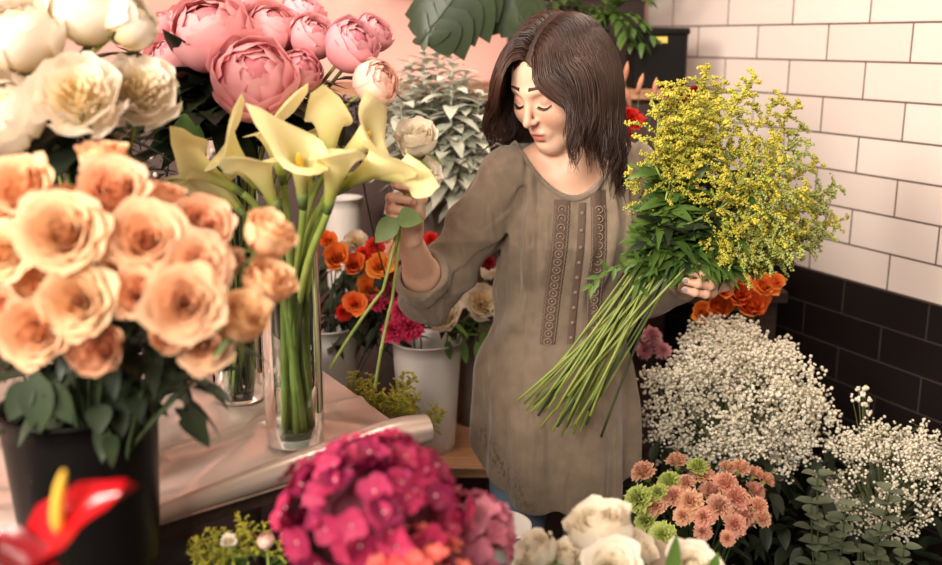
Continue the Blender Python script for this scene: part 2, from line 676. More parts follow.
head = [
    h_ell((0, .022, .030), (.072, .093, .086), .01),
    h_ell((0, -.030, .020), (.062, .056, .068), .03),        # forehead and upper face
    h_ell((0, -.036, -.038), (.047, .052, .068), .03),       # lower face
    h_ell((0, -.066, -.092), (.021, .021, .019), .028),      # chin
    h_cone((-.043, .004, -.060), (-.012, -.066, -.093), .015, .013, .03),   # jaw line
    h_cone((.043, .004, -.060), (.012, -.066, -.093), .015, .013, .03),
    h_ell((-.038, -.060, -.026), (.021, .021, .020), .035),   # cheekbones
    h_ell((.038, -.060, -.026), (.021, .021, .020), .035),
    h_cone((-.036, -.070, .026), (-.010, -.084, .022), .008, .007, .016),   # brow ridge
    h_cone((.036, -.070, .026), (.010, -.084, .022), .008, .007, .016),
    h_ell((-.030, -.046, -.040), (.020, .020, .024), .035),
    h_ell((.030, -.046, -.040), (.020, .020, .024), .035),
    # eye sockets
    h_ell((-.031, -.093, .006), (.017, .014, .011), .014, 's'),
    h_ell((.031, -.093, .006), (.017, .014, .011), .014, 's'),
    # lowered lids over the eyes
    h_ell((-.031, -.070, .003), (.0145, .0135, .0125), .004),
    h_ell((.031, -.070, .003), (.0145, .0135, .0125), .004),
    # nose
    h_cone((0, -.084, .014), (0, -.106, -.024), .0068, .0078, .010),
    h_ell((0, -.109, -.0295), (.0072, .0085, .0070), .008),
    h_ell((-.0095, -.098, -.031), (.0055, .0085, .0055), .006),
    h_ell((.0095, -.098, -.031), (.0055, .0085, .0055), .006),
    # mouth
    h_ell((0, -.082, -.062), (.024, .0125, .018), .012),
    h_ell((-.007, -.0925, -.0575), (.0105, .0062, .0048), .004),
    h_ell((.007, -.0925, -.0575), (.0105, .0062, .0048), .004),
    h_ell((0, -.0915, -.0700), (.0138, .0066, .0060), .003),
    h_cone((-.015, -.094, -.0645), (.015, -.094, -.0645), .0008, .0008, .002)[:4] + ('s',),
    h_ell((0, -.092, -.081), (.012, .006, .005), .008, 's'),
]
# ears
for s in (-1, 1):
    Re = rot('z', s * radians(-24)) @ rot('x', radians(-12))
    ex = .077
    head.append(h_ell((s * ex, .016, -.002), (.0060, .0185, .031), .006, 'u', Re))
    head.append(h_ell((s * (ex + .005), .012, .004), (.0042, .0105, .018), .004, 's', Re))

C7 = at(572, 150, 2.17)
neck = [p_cone(hl((0, .030, -.045)), C7 + (0, -.02, -.01), .050, .052, .02),
        p_cone(hl((0, .008, -.062)), C7 + (-.005, -.055, -.03), .036, .040, .02)]

SR = at(505, 178, 2.12)      # her right shoulder joint (left in the photo)
SL = at(633, 171, 2.17)
ch = (SR + SL) / 2
PEL = np.array([ch[0] - .015, 2.17, 0.90])
torso = [
    p_cone(SR + (.02, 0, .005), C7 + (-.02, 0, 0), .040, .045, .03),
    p_cone(SL + (-.02, 0, .005), C7 + (.02, 0, 0), .040, .045, .03),
    p_ell(ch + (0, .01, -.12), (.135, .092, .17), None, .04),
    p_cone(SR + (.03, -.035, .0), C7 + (-.01, -.055, -.055), .012, .012, .03),   # collar bones
    p_cone(SL + (-.03, -.035, .0), C7 + (.01, -.055, -.055), .012, .012, .03),
    p_ell(ch + (-.065, -.065, -.13), (.055, .05, .055), None, .03),
    p_ell(ch + (.065, -.065, -.13), (.055, .05, .055), None, .03),
    p_ell((PEL[0], PEL[1], 1.10), (.108, .080, .16), None, .05),
    p_ell(PEL, (.130, .10, .14), None, .05),
    p_cone(PEL + (-.065, 0, -.05), (PEL[0] - .08, 2.17, .62), .070, .055, .03),
    p_cone(PEL + (.065, 0, -.05), (PEL[0] + .08, 2.17, .62), .070, .055, .03),
]

# her right arm: elbow low, forearm raised towards the street with the rose
ER = at(428, 292, 2.06)
WR = at(409, 238, 1.875)
G = at(404, 206, 1.82)            # middle of the grip
rarm = [p_cone(SR, ER, .046, .037, .02), p_cone(ER, lerp(ER, WR, .35), .037, .036, .02),
        p_cone(lerp(ER, WR, .3), WR, .037, .0235, .02)]


def finger(pts, r0, r1, k=.004):
    n = len(pts) - 1
    out = []
    for i in range(n):
        ra = lerp(r0, r1, i / n); rb = lerp(r0, r1, (i + 1) / n)
        out.append(p_cone(pts[i], pts[i + 1], ra, rb, k if i else .008))
        if 0 < i < n: out.append(p_ell(pts[i], (ra * 1.07,) * 3, None, .003))
    return out


# grip frame: s along the rose's stem (up), x to the right of the photo, y away from the camera
RG = rot('y', radians(8)) @ rot('x', radians(-8))
g = lambda x, y, z: G + RG @ np.array([x, y, z])
rhand = []
RF = []
for i, (zz, sc_) in enumerate(((.030, 1.0), (.0105, 1.06), (-.009, 1.0), (-.0265, .84))):
    dz = -.004 * i
    pts = [g(.010, .036, zz * .82 + dz), g(-.026 * sc_, .012, zz), g(-.0185 * sc_, -.020 * sc_, zz + .002),
           g(.008 * sc_, -.0215, zz + .001)]
    if i == 0:
        pts = [g(.012, .034, .026), g(-.020, .012, .037), g(-.014, -.016, .038), g(.010, -.018, .035)]
    RF.append(pts)
    rhand += finger(pts, .0096 if i < 3 else .0084, .0074 if i < 3 else .0066)
    rhand.append(p_cone(pts[0], WR + (.002, 0, .004), .0125, .017, .012))
rhand.append(p_ell((g(.012, .034, 0) + WR) / 2, (.022, .018, .034), None, .02))
TH_ = [WR + (.010, -.012, .014), g(.030, .010, -.012), g(.0315, -.008, .018), g(.022, -.014, .044)]
rhand += finger(TH_, .0125, .0080)

# her left arm: cradles the goldenrod, the hand closing round the stems from the right
EL = np.array([SL[0] + .045, SL[1] + .03, SL[2] - .27])
WL = at(733, 268, 2.00)
larm = [p_cone(SL, EL, .046, .037, .02), p_cone(EL, WL, .037, .0245, .02)]
GL = at(703, 276, 1.93)
RL = rot('y', radians(18))
gl = lambda x, y, z: GL + RL @ np.array([x, y, z])
lhand = []
LF = []
for i, (zz, sc_) in enumerate(((.032, .95), (.011, 1.03), (-.010, 1.0), (-.030, .82))):
    pts = [gl(.030, .012, zz * .9), gl(.012, -.026 * sc_, zz), gl(-.016 * sc_, -.040 * sc_, zz * .97 - .002), gl(-.040 * sc_, -.040 * sc_, zz * .93 - .004)]
    LF.append(pts)
    lhand += finger(pts, .0098 if i < 3 else .0086, .0074)
    lhand.append(p_cone(pts[0], WL, .0125, .018, .012))
lhand.append(p_ell((gl(.03, .012, 0) + WL) / 2, (.026, .020, .036), None, .02))
LT = [WL + (-.012, .0, .014), gl(.012, .020, .048), gl(-.016, .014, .056), gl(-.036, .006, .058)]
lhand += finger(LT, .0125, .0080)

body_f = field(head + neck + torso + rarm + rhand + larm + lhand)
allp = np.array([q[1] for q in head + neck + torso + rarm + rhand + larm + lhand])
lo = allp.min(0) - .17; hi = allp.max(0) + .17
lo[2] = .60
V, Q = surface(body_f, lo, hi, H)
V = relax(V, Q, 1, .4)

M_skin, nt, out = new_mat('skin')
b = nt.nodes.new('ShaderNodeBsdfPrincipled')
b.inputs['Roughness'].default_value = .48
b.inputs['Specular IOR Level'].default_value = .4
b.inputs['Subsurface Weight'].default_value = .25
b.inputs['Subsurface Radius'].default_value = (.012, .005, .003)
b.inputs['Subsurface Scale'].default_value = 1.0
nz = nt.nodes.new('ShaderNodeTexNoise'); nz.inputs['Scale'].default_value = 14; nz.inputs['Detail'].default_value = 5
rp = nt.nodes.new('ShaderNodeValToRGB')
rp.color_ramp.elements[0].position = .35; rp.color_ramp.elements[1].position = .7
rp.color_ramp.elements[0].color = srgb(233, 190, 164); rp.color_ramp.elements[1].color = srgb(225, 174, 147)
nt.links.new(nz.outputs['Fac'], rp.inputs['Fac'])
at_r = nt.nodes.new('ShaderNodeAttribute'); at_r.attribute_name = 'tint'
mxc = nt.nodes.new('ShaderNodeMix'); mxc.data_type = 'RGBA'
mxc.inputs['B'].default_value = srgb(178, 86, 76)
nt.links.new(at_r.outputs['Fac'], mxc.inputs['Factor'])
nt.links.new(rp.outputs['Color'], mxc.inputs['A'])
nt.links.new(mxc.outputs['Result'], b.inputs['Base Color'])
nt.links.new(b.outputs[0], out.inputs['Surface'])
# redder lips, a little on the cheeks, nose tip, ears and knuckles: colours the skin itself has
L_ = ((V - HC) @ HR) / HS
lip = np.exp(-((L_[:, 0] / .0190) ** 4) - (((L_[:, 2] + .0640 - .006 * (L_[:, 0] / .019) ** 2 * 0) / (.0112 - .006 * (L_[:, 0] / .019) ** 2)) ** 4)) * (L_[:, 1] < -.085)
cheek = .20 * np.exp(-(((np.abs(L_[:, 0]) - .04) / .022) ** 2) - (((L_[:, 2] + .032) / .022) ** 2)) * (L_[:, 1] < 0)
nose = .22 * np.exp(-(np.linalg.norm(L_ - (0, -.112, -.03), axis=1) / .014) ** 2)
ear = .22 * (np.abs(L_[:, 0]) > .074) * (np.abs(L_[:, 2]) < .045) * (np.abs(L_[:, 1] - .015) < .04)
lid = .30 * np.exp(-(((np.abs(L_[:, 0]) - .031) / .016) ** 2) - (((L_[:, 2] - .006) / .010) ** 2)) * (L_[:, 1] < -.05)
kn = np.zeros(len(V))
for fs in (RF, LF):
    for pts in fs:
        for q in (1, 2, 3):
            kn = np.maximum(kn, .25 * np.exp(-(np.linalg.norm(V - pts[q], axis=1) / .012) ** 2))
tint = np.clip(lip * .85 + cheek + nose + ear + lid + kn, 0, 1)
mb = MB(); mb.add(V - PEL, Q, tint)
ROOTW = tuple(float(c) for c in (PEL[0], PEL[1], 0.0))
woman = thing('person', 'young dark-haired woman in a brown linen tunic looking down at a raised white rose', 'person', ROOTW)
body = mb.build('body', M_skin, woman, loc=(0, 0, float(PEL[2])))
OFFW = np.array(ROOTW)

# ------------------------------------------------------------------ face details
M_lash = principled('eyelash', srgb(24, 14, 11), .5)
M_hair = principled('brown_hair', srgb(44, 26, 19), .45, spec=.5, col2=srgb(70, 41, 28), nscale=9, detail=3)
M_brow = principled('eyebrow', srgb(66, 42, 31), .7)


def on_skin(p, out_=0.0):
    """push a head-space point along the face's forward direction onto the skin"""
    P = hl(p); d = HR @ np.array([0, 1.0, 0])
    P = P - d * .03
    for _ in range(24):
        e = body_f(P[None, :], P, .02)[0]
        P = P + d * max(min(e, .02), -.01) * .8
    return P - d * out_


for s in (-1, 1):
    mb = MB()
    pts = [on_skin((s * x, -.09, z), .0004) for x, z in ((.0185, -.0035), (.024, -.0065), (.031, -.0085), (.038, -.0075), (.0455, -.003))]
    pts = np.array(pts)
    mb.tube(pts, [.0006, .0010, .0012, .0012, .0006], 6)
    for t in np.linspace(0, 1, 26):
        i = min(int(t * 4), 3); q = lerp(pts[i], pts[i + 1], t * 4 - i)
        dirx = HR @ norm((s * (t - .3) * .8, -1, -.55))
        mb.tube([q, q + dirx * .0045, q + dirx * .0078 + HR @ np.array([0, 0, .0012])], [.00045, .0004, .00012], 4)
    mb.build('eyelash', M_lash, woman, loc=(0, 0, 0)).location = tuple(-OFFW)
    mb = MB()
    P = []
    for t in np.linspace(0, 1, 9):
        x = lerp(.011, .054, t); z = .0325 + .0040 * sin(t * pi * .8) - .006 * t
        wv = .0025 * (1 - .7 * t) + .0006
        row = [on_skin((s * x, -.09, z - wv), .0003), on_skin((s * x, -.09, z), .0014), on_skin((s * x, -.09, z + wv), .0003)]
        P.append(row)
    mb.grid(P)
    mb.build('eyebrow', M_brow, woman).location = tuple(-OFFW)

# nails
M_nail = principled('grey_nail', srgb(150, 138, 140), .25)
for pts, outd in ((TH_, (0, -1, .15)), (LF[0], (0, -1, 0)), (LF[1], (0, -1, 0)), (LF[2], (0, -1, 0)), (LF[3], (0, -1, 0))):
    d = norm(pts[3] - pts[2]); n = norm(np.array(outd) - d * np.dot(outd, d))
    x = np.cross(d, n)
    P = []
    c = pts[3] + d * .001
    for u in np.linspace(-.0035, .0065, 5):
        P.append([c + d * u + x * (.0052 * cos(a) * (1 if u < .004 else .7)) + n * (.0052 * sin(a) + .0026) for a in np.linspace(radians(25), radians(155), 6)])
    mb = MB(); mb.grid(P); o = mb.build('fingernail', M_nail, woman); o.location = tuple(-OFFW)

# ------------------------------------------------------------------ tunic
cx = PEL[0]
prof = [  # z, centre x, centre y, half width, half depth
    (1.42, ch[0], 2.17, .12, .07), (1.36, ch[0], 2.165, .150, .095), (1.28, ch[0], 2.15, .150, .115), (1.20, ch[0] - .002, 2.135, .146, .130),
    (1.10, cx - .002, 2.15, .146, .125), (1.00, cx - .004, 2.16, .150, .128), (.90, cx - .006, 2.16, .165, .140), (.80, cx - .003, 2.16, .174, .158),
    (.70, cx - .002, 2.16, .178, .160), (.60, cx, 2.16, .180, .158), (.50, cx, 2.16, .176, .15)]
pz = np.array([p[0] for p in prof])[::-1]
pp = np.array([p[1:] for p in prof])[::-1]


def folds(P):
    z = P[:, 2]
    c = [np.interp(z, pz, pp[:, i]) for i in range(4)]
    dx = (P[:, 0] - c[0]); dy = (P[:, 1] - c[1])
    a = np.arctan2(dx / c[2], -dy / c[3])
    q = np.sqrt((dx / c[2]) ** 2 + (dy / c[3]) ** 2)
    ridge = lambda t: (.5 + .5 * np.cos(2 * t)) ** 1.4
    low = sstep(1.10, .72, z); fr_ = sstep(.16, .40, np.abs(a + .08))
    f = .022 * low * ridge(a * 3.1 + .55 + 1.3 * z) + .014 * low * ridge(a * 5.3 - 2.1 * z + .4)
    f += .011 * sstep(1.02, 1.16, z) * sstep(1.385, 1.33, z) * ridge(a * 10.5 + .5 * np.sin(z * 12)) * fr_
    f += .010 * np.exp(-((z - 1.02) / .085) ** 2) * ridge(z * 24 - 10 * dx + np.sin(a * 3)) * sstep(.35, .8, np.abs(a))
    f += .011 * np.exp(-((z - .90) / .13) ** 2) * ridge(z * 12 + 13 * dx + 1.0) * sstep(.3, -.5, a)
    return (f - .010) * sstep(1.25, 1.08, q)


def tunic_torso(P):
    z = P[:, 2]
    c = [np.interp(z, pz, pp[:, i]) for i in range(4)]
    dx = (P[:, 0] - c[0]); dy = (P[:, 1] - c[1])
    a = np.arctan2(dx / c[2], -dy / c[3])       # 0 at the front
    q = np.sqrt((dx / c[2]) ** 2 + (dy / c[3]) ** 2)
    d = (q - 1) * np.minimum(c[2], c[3])
    # slanting hem, rounded at the front, higher at the sides
    hem = .605 + .075 * np.clip(np.abs((P[:, 0] - cx - .01) / .185), 0, 1.2) ** 3.0
    return np.maximum(d, hem - z)


ELB = ER + (0.0, .005, -.012)
CUF = lerp(ELB, WR, .42)
CD = norm(WR - ER)


def sleeve_r(P):
    u = (P - CUF) @ CD
    fore = np.maximum(p_cone(ELB, CUF + CD * .03, .056, .050, .02)[0](P), u)
    d = smin(p_cone(SR + (.01, .0, -.005), ELB, .062, .056, .02)[0](P), fore, .02)
    up = norm(ELB - SR); t = (P - SR) @ up
    ang = np.arctan2((P - SR) @ np.array([0, -1, 0]), (P - SR) @ np.cross(up, (0, -1, 0)))
    d = d - .0045 * np.sin(t * 55 + 2.2 * np.sin(ang)) * sstep(.04, .16, t) - .003 * np.sin(t * 100 - 3 * ang) * sstep(.15, .3, t)
    d = d - .007 * (1 - np.abs(np.sin(t * 24 + 1.6 * ang))) ** 1.6 * sstep(.05, .14, t) * sstep(.34, .24, t)
    band = .0035 * ((u > -.034) & (u < .0)) 
    d = d - band
    inner = p_cone(CUF - CD * .045, CUF + CD * .05, .040, .0455)[0](P)
    return np.maximum(d, -inner)


def sleeve_l(P):
    d = smin(p_cone(SL + (-.01, .0, -.005), EL, .064, .060, .02)[0](P), p_cone(EL, lerp(EL, WL, .45), .056, .050, .02)[0](P), .03)
    up = norm(EL - SL); t = (P - SL) @ up
    d = d - .004 * np.sin(t * 60 + 14 * (P[:, 0] - SL[0])) * sstep(.0, .1, t)
    return np.maximum(d, (P - lerp(EL, WL, .45)) @ norm(WL - EL))


NK_L = at(526, 157, 2.09); NK_R = at(614, 150, 2.12); NK_B = at(577, 199, 2.02)


def neck_line(P):
    """negative above the scooped neckline (the part cut away)"""
    mx = NK_B[0]
    wl = mx - NK_L[0]; wr_ = NK_R[0] - mx
    x = P[:, 0] - mx
    u = np.where(x < 0, -x / wl, x / wr_)
    zc = NK_B[2] + (NK_L[2] - NK_B[2]) * np.clip(u, 0, 3) ** 1.9
    zc = zc + sstep(2.12, 2.22, P[:, 1]) * np.clip(1.400 - zc, 0, 1) * (u < 1.25)
    return (zc - P[:, 2])


def shirt_f(P, c=None, R=0.0):
    yoke = smin(p_cone(SR + (.0, .0, .004), C7 + (-.050, -.0, -.016), .056, .050)[0](P), p_cone(SL + (.0, 0, .004), C7 + (.050, 0, -.016), .056, .050)[0](P), .02)
    xs = P[:, 0] - NK_B[0]
    yoke = yoke - .0022 * np.sin(xs * 330) * sstep(.03, .07, np.abs(xs)) * sstep(.14, .10, np.abs(xs)) * sstep(2.2, 2.12, P[:, 1])
    chest = np.minimum(p_ell(ch + (-.062, -.065, -.13), (.062, .058, .075))[0](P), p_ell(ch + (.062, -.065, -.13), (.062, .058, .075))[0](P))
    d = smin(tunic_torso(P), yoke, .05)
    d = smin(d, chest, .05)
    d = smin(d, sleeve_r(P), .012)
    d = smin(d, sleeve_l(P), .012)
    d = d - folds(P)
    hem = .605 + .075 * np.clip(np.abs((P[:, 0] - cx - .01) / .185), 0, 1.2) ** 3.0
    d = np.where(P[:, 2] < .8, np.maximum(d, hem - P[:, 2]), d)
    nl = neck_line(P)
    d = smax(d, -nl, .006)
    d = smax(d, -(body_f(P, c, R + .05) - .0015 if c is not None else body_f(P) - .0015), 0) if False else d
    return d


lo = np.array([CUF[0] - .10, 1.80, .58]); hi = np.array([EL[0] + .14, 2.36, 1.45])
V, Q = surface(shirt_f, lo, hi, .0034 if not COARSE else .007)
V = relax(V, Q, 1, .5)
M_linen = principled('brown_linen', srgb(138, 120, 100), .85, col2=srgb(124, 106, 88), nscale=30, detail=6, bump=.25, bscale=500, sheen=.3)
# soft creases of the cloth
nt_ = M_linen.node_tree
pb_ = [n for n in nt_.nodes if n.type == 'BSDF_PRINCIPLED'][0]
fine = pb_.inputs['Normal'].links[0].from_socket
tcn = nt_.nodes.new('ShaderNodeTexCoord'); mpn = nt_.nodes.new('ShaderNodeMapping'); mpn.inputs['Scale'].default_value = (15, 9, 3.2); mpn.inputs['Rotation'].default_value = (0, .25, 0)
nzn = nt_.nodes.new('ShaderNodeTexNoise'); nzn.inputs['Scale'].default_value = 1.0; nzn.inputs['Detail'].default_value = 2.5; nzn.inputs['Distortion'].default_value = .6
bpn = nt_.nodes.new('ShaderNodeBump'); bpn.inputs['Strength'].default_value = .75; bpn.inputs['Distance'].default_value = .035
nt_.links.new(tcn.outputs['Object'], mpn.inputs['Vector']); nt_.links.new(mpn.outputs['Vector'], nzn.inputs['Vector']); nt_.links.new(nzn.outputs['Fac'], bpn.inputs['Height'])
nt_.links.new(fine, bpn.inputs['Normal']); nt_.links.new(bpn.outputs['Normal'], pb_.inputs['Normal'])
# a few damp spots near the hem, as in the photo
nt = M_linen.node_tree
pb = [n for n in nt.nodes if n.type == 'BSDF_PRINCIPLED'][0]
src = pb.inputs['Base Color'].links[0].from_socket
nz = nt.nodes.new('ShaderNodeTexNoise'); nz.inputs['Scale'].default_value = 60; nz.inputs['Detail'].default_value = 1
rr = nt.nodes.new('ShaderNodeValToRGB'); rr.color_ramp.elements[0].position = .53; rr.color_ramp.elements[1].position = .58
nt.links.new(nz.outputs['Fac'], rr.inputs['Fac'])
aa = nt.nodes.new('ShaderNodeAttribute'); aa.attribute_name = 'tint'
ml = nt.nodes.new('ShaderNodeMath'); ml.operation = 'MULTIPLY'
nt.links.new(rr.outputs['Color'], ml.inputs[0]); nt.links.new(aa.outputs['Fac'], ml.inputs[1])
mx = nt.nodes.new('ShaderNodeMix'); mx.data_type = 'RGBA'; mx.blend_type = 'MULTIPLY'
mx.inputs['B'].default_value = (.55, .52, .48, 1)
nt.links.new(ml.outputs[0], mx.inputs['Factor']); nt.links.new(src, mx.inputs['A']); nt.links.new(mx.outputs['Result'], pb.inputs['Base Color'])
sp1 = at(500, 470, 2.02); 
dst = np.abs((V - sp1) @ norm((.55, 0, .8)))
spots = np.exp(-(((V[:, 0] - sp1[0] + .75 * (V[:, 2] - sp1[2])) / .025) ** 2) - (((V[:, 2] - sp1[2]) / .075) ** 2)) * (V[:, 1] < 2.16)
mb = MB(); mb.add(V - OFFW, Q, np.clip(spots * 1.3, 0, 1))
tunic = mb.build('tunic', M_linen, woman)


def on_shirt(x, z, out_=0.0, y0=1.86):
    P = np.array([x, y0, z])
    for _ in range(30):
        e = shirt_f(P[None, :])[0]
        P[1] += max(min(e, .03), -.01) * .8
    P[1] -= out_
    return P


# neckline binding
mb = MB()
pts = []
for u in np.linspace(-1.12, 1.12, 41):
    mxx = NK_B[0]; wl = mxx - NK_L[0]; wr_ = NK_R[0] - mxx
    x = mxx + (u * wl if u < 0 else u * wr_)
    z = NK_B[2] + (NK_L[2] - NK_B[2]) * abs(u) ** 1.9
    pts.append(on_shirt(x, z - .006, .001, 1.9))
pts = np.array(pts)
for _ in range(2): pts[1:-1] = (pts[:-2] + 2 * pts[1:-1] + pts[2:]) / 4
M_lace = principled('tunic_lace', srgb(98, 78, 66), .8, bump=.3, bscale=300)
mb.tube(pts, .0052, 8, flat=.7)
o = mb.build('neck_binding', M_linen, tunic); o.location = tuple(-OFFW)
# the lace bands and button placket down the front
M_lace2 = principled('lace_thread', srgb(142, 120, 102), .8)
zt_, zb_ = NK_B[2] - .012, at(560, 345, 2.03)[2]
for name, c0, c1, wd in (('lace_band', 563, 550, .017), ('lace_band', 599, 597, .017), ('button_placket', 583, 574, .008)):
    mb = MB()
    P = []
    for t in np.linspace(0, 1, 60):
        z = lerp(zt_, zb_, t)
        px = lerp(c0, c1, t); x = (px - 471) / 1000 * 2.06
        zz = z + (.018 if name == 'lace_band' and c0 > 590 and t < .05 else 0) + (0.006 if name == 'lace_band' and t < .05 else 0)
        row = [on_shirt(x + s * wd, zz, .0006) for s in (-1, -.98)] + [on_shirt(x + s * wd, zz, .0022) for s in (-.9, -.3, .3, .9)] + [on_shirt(x + s * wd, zz, .0006) for s in (.98, 1)]
        P.append(row)
    mb.grid(P)
    mb.mat = 1
    if name == 'lace_band':
        n = 17
        for i in range(n):
            t = (i + .7) / n
            z = lerp(zt_, zb_, t); px = lerp(c0, c1, t); x = (px - 471) / 1000 * 2.06
            cc = on_shirt(x, z, .0028)
            ring = np.array([cc + (.0078 * cos(a), 0, .0072 * sin(a)) for a in np.linspace(0, 2 * pi, 15)])
            mb.tube(ring, .0015, 5, cap=False)
            mb.lathe([(0, .0012), (.0022, .0008), (.003, -.001)], 8, cc, rot('x', pi / 2))
        for s in (-.8, .8):
            pts = [on_shirt((lerp(c0, c1, t) - 471) / 1000 * 2.06 + s * wd + .0016 * sin(t * 190), lerp(zt_, zb_, t), .003) for t in np.linspace(0.02, .99, 90)]
            mb.tube(pts, .0011, 4)
    else:
        for i in range(9):
            t = (i + .6) / 9
            cc = on_shirt((lerp(c0, c1, t) - 471) / 1000 * 2.06, lerp(zt_, zb_, t), .0035)
            mb.lathe([(0, .0018), (.003, .0016), (.0042, 0), (.0035, -.002)], 12, cc, rot('x', pi / 2))
    o = mb.build(name, [M_lace, M_lace2], tunic); o.location = tuple(-OFFW)

# ------------------------------------------------------------------ jeans and shoes
fl = []
for s in (-1, 1):
    hip = np.array([PEL[0] + s * .082, 2.17, .84]); kn_ = np.array([PEL[0] + s * .088, 2.15, .47]); an = np.array([PEL[0] + s * .085, 2.19, .09])
    fl += [p_cone(hip, kn_, .078, .064, .03), p_cone(kn_, an, .066, .05, .02)]
fl.append(p_ell((PEL[0], 2.17, .86), (.128, .098, .12), None, .05))
jf0 = field(fl)


def jeans_f(P, c=None, R=0.0):
    d = jf0(P, c, R)
    return np.maximum(d - .0025 * np.sin(P[:, 2] * 90 + 20 * P[:, 0]) * (np.exp(-((P[:, 2] - .47) / .09) ** 2) + np.exp(-((P[:, 2] - .14) / .06) ** 2)), .085 - P[:, 2])


V, Q = surface(jeans_f, (PEL[0] - .2, 2.0, .07), (PEL[0] + .2, 2.34, 1.0), .007)
V = relax(V, Q, 2)
M_denim = principled('blue_denim', srgb(112, 132, 148), .85, col2=srgb(82, 102, 122), nscale=14, detail=6, bump=.2, bscale=400)
mb = MB(); mb.add(V - OFFW, Q); mb.build('jeans', M_denim, woman)
M_shoe = principled('dark_shoe', srgb(40, 34, 32), .5)
for s in (-1, 1):
    x0 = PEL[0] + s * .087
    shf = field([p_ell((x0, 2.17, .055), (.042, .06, .05), None, .02), p_ell((x0 + s * .01, 2.08, .035), (.042, .085, .033), None, .03)])
    V, Q = surface(lambda P, c=None, R=0: np.maximum(shf(P), .002 - P[:, 2]), (x0 - .09, 1.95, -.02), (x0 + .09, 2.28, .13), .006)
    mb = MB(); mb.add(relax(V, Q, 2) - OFFW, Q); mb.build('shoe', M_shoe, woman)

# ------------------------------------------------------------------ hair: locks grown from the scalp, combed from a parting and hanging under gravity
hrng = np.random.default_rng(5)
coll = field([p_ell(hl((0, .022, .030)), np.array((.072, .093, .086)) * HS, HR, .01), h_ell((0, -.030, .020), (.062, .056, .068), .03), h_ell((0, -.03, -.04), (.056, .055, .07), .03)]
             + neck + [p_cone(SR + (.0, .0, .01), C7 + (-.02, 0, 0), .054, .056, .03), p_cone(SL + (.0, 0, .01), C7 + (.02, 0, 0), .054, .056, .03),
                       p_ell(ch + (0, .0, -.12), (.15, .112, .18), None, .04)])


def grad(P, f, e=.002):
    g_ = np.zeros_like(P)
    for a in range(3):
        d = np.zeros(3); d[a] = e
        g_[:, a] = (f(P + d) - f(P - d)) / (2 * e)
    return g_ / (np.linalg.norm(g_, axis=1)[:, None] + 1e-9)


NL = 6500 if not COARSE else 2500
PART = .008
roots = []
while len(roots) < NL:
    v = norm(hrng.normal(size=3))
    if hrng.random() < .30:                       # more of them along the parting
        v[0] = (PART + hrng.normal() * .007) / .072; v[2] = abs(v[2]) + .15; v[1:] *= sqrt(max(0, 1 - v[0] ** 2)) / np.linalg.norm(v[1:])
    q = np.array((0, .022, .030)) + v * (.072, .093, .086)
    x, y, z = q
    if z < -.045 + .0 * y: continue
    # hairline: bare face in front
    if y < -.02 and z < .073 - .40 * abs(x) : continue
    if y < .012 and z < .012 + (0.012 - y) * 1.0 and abs(x) > .03: continue
    if z < -.01 and y < .035: continue
    roots.append(q)
roots = np.array(roots)
side = np.where(roots[:, 0] > PART, 1.0, -1.0)
P = np.array([hl(r) for r in roots])
# comb: sideways away from the parting and back, then gravity
d0 = np.stack([side * .9, np.full(NL, .55), np.full(NL, .45)], 1)
d0 = d0 @ HR.T
d0 /= np.linalg.norm(d0, axis=1)[:, None]
vel = d0.copy()
steps = 35
ds = .0082
off = .003 + .011 * hrng.random(NL) ** 1.3
off = off + .006 * sstep(.0, .10, roots[:, 2] + .0)
tracks = [P.copy()]
ph = hrng.random(NL) * 6.28
wv = .5 + hrng.random(NL)
for i in range(steps):
    t = i / steps
    gv = np.array([0, 0, -1.0])
    wave = np.stack([np.sin(i * .42 + ph), np.cos(i * .36 + ph * 1.3), np.zeros(NL)], 1) * (.40 * wv * sstep(.3, .8, t))[:, None]
    vel = vel * .80 + (gv * .26 + wave * .6)
    # the locks in front of the ear are swept back off the face
    Lq = ((P - HC) @ HR) / HS
    front = (Lq[:, 1] < -.005 + .02 * (Lq[:, 2] < 0)) & (np.abs(Lq[:, 0]) < .09) & (Lq[:, 2] < .07) & (Lq[:, 2] > -.13)
    push = np.stack([side * .5, np.full(NL, .50), np.zeros(NL)], 1) @ HR.T
    vel = vel + push * (front * .42)[:, None]
    vel /= np.linalg.norm(vel, axis=1)[:, None]
    P = P + vel * ds
    Lq = ((P - HC) @ HR) / HS                     # the hair parts round the ear on the near side
    e_ = Lq - np.array((.078, .010, .002)); e_[:, 0] *= .12; e_[:, 2] *= .8
    de = np.linalg.norm(e_, axis=1)
    m = (de < -1) & (side > 0)
    if m.any():
        nudge = e_[m] / (de[m][:, None] + 1e-6) * (.026 - de[m])[:, None] * np.array([0, 1, 0])
        P[m] += (nudge @ HR.T) * HS * .8
    for _ in range(2):
        d = coll(P)
        need = off * (1 + .05 * t) * min(1, .35 + i * .12) - d
        m = need > 0
        if m.any():
            gr = grad(P[m], coll)
            P[m] += gr * need[m][:, None]
    vv = P - tracks[-1]
    vel = vv / (np.linalg.norm(vv, axis=1)[:, None] + 1e-9)
    tracks.append(P.copy())
T = np.array(tracks)                      # steps+1, NL, 3
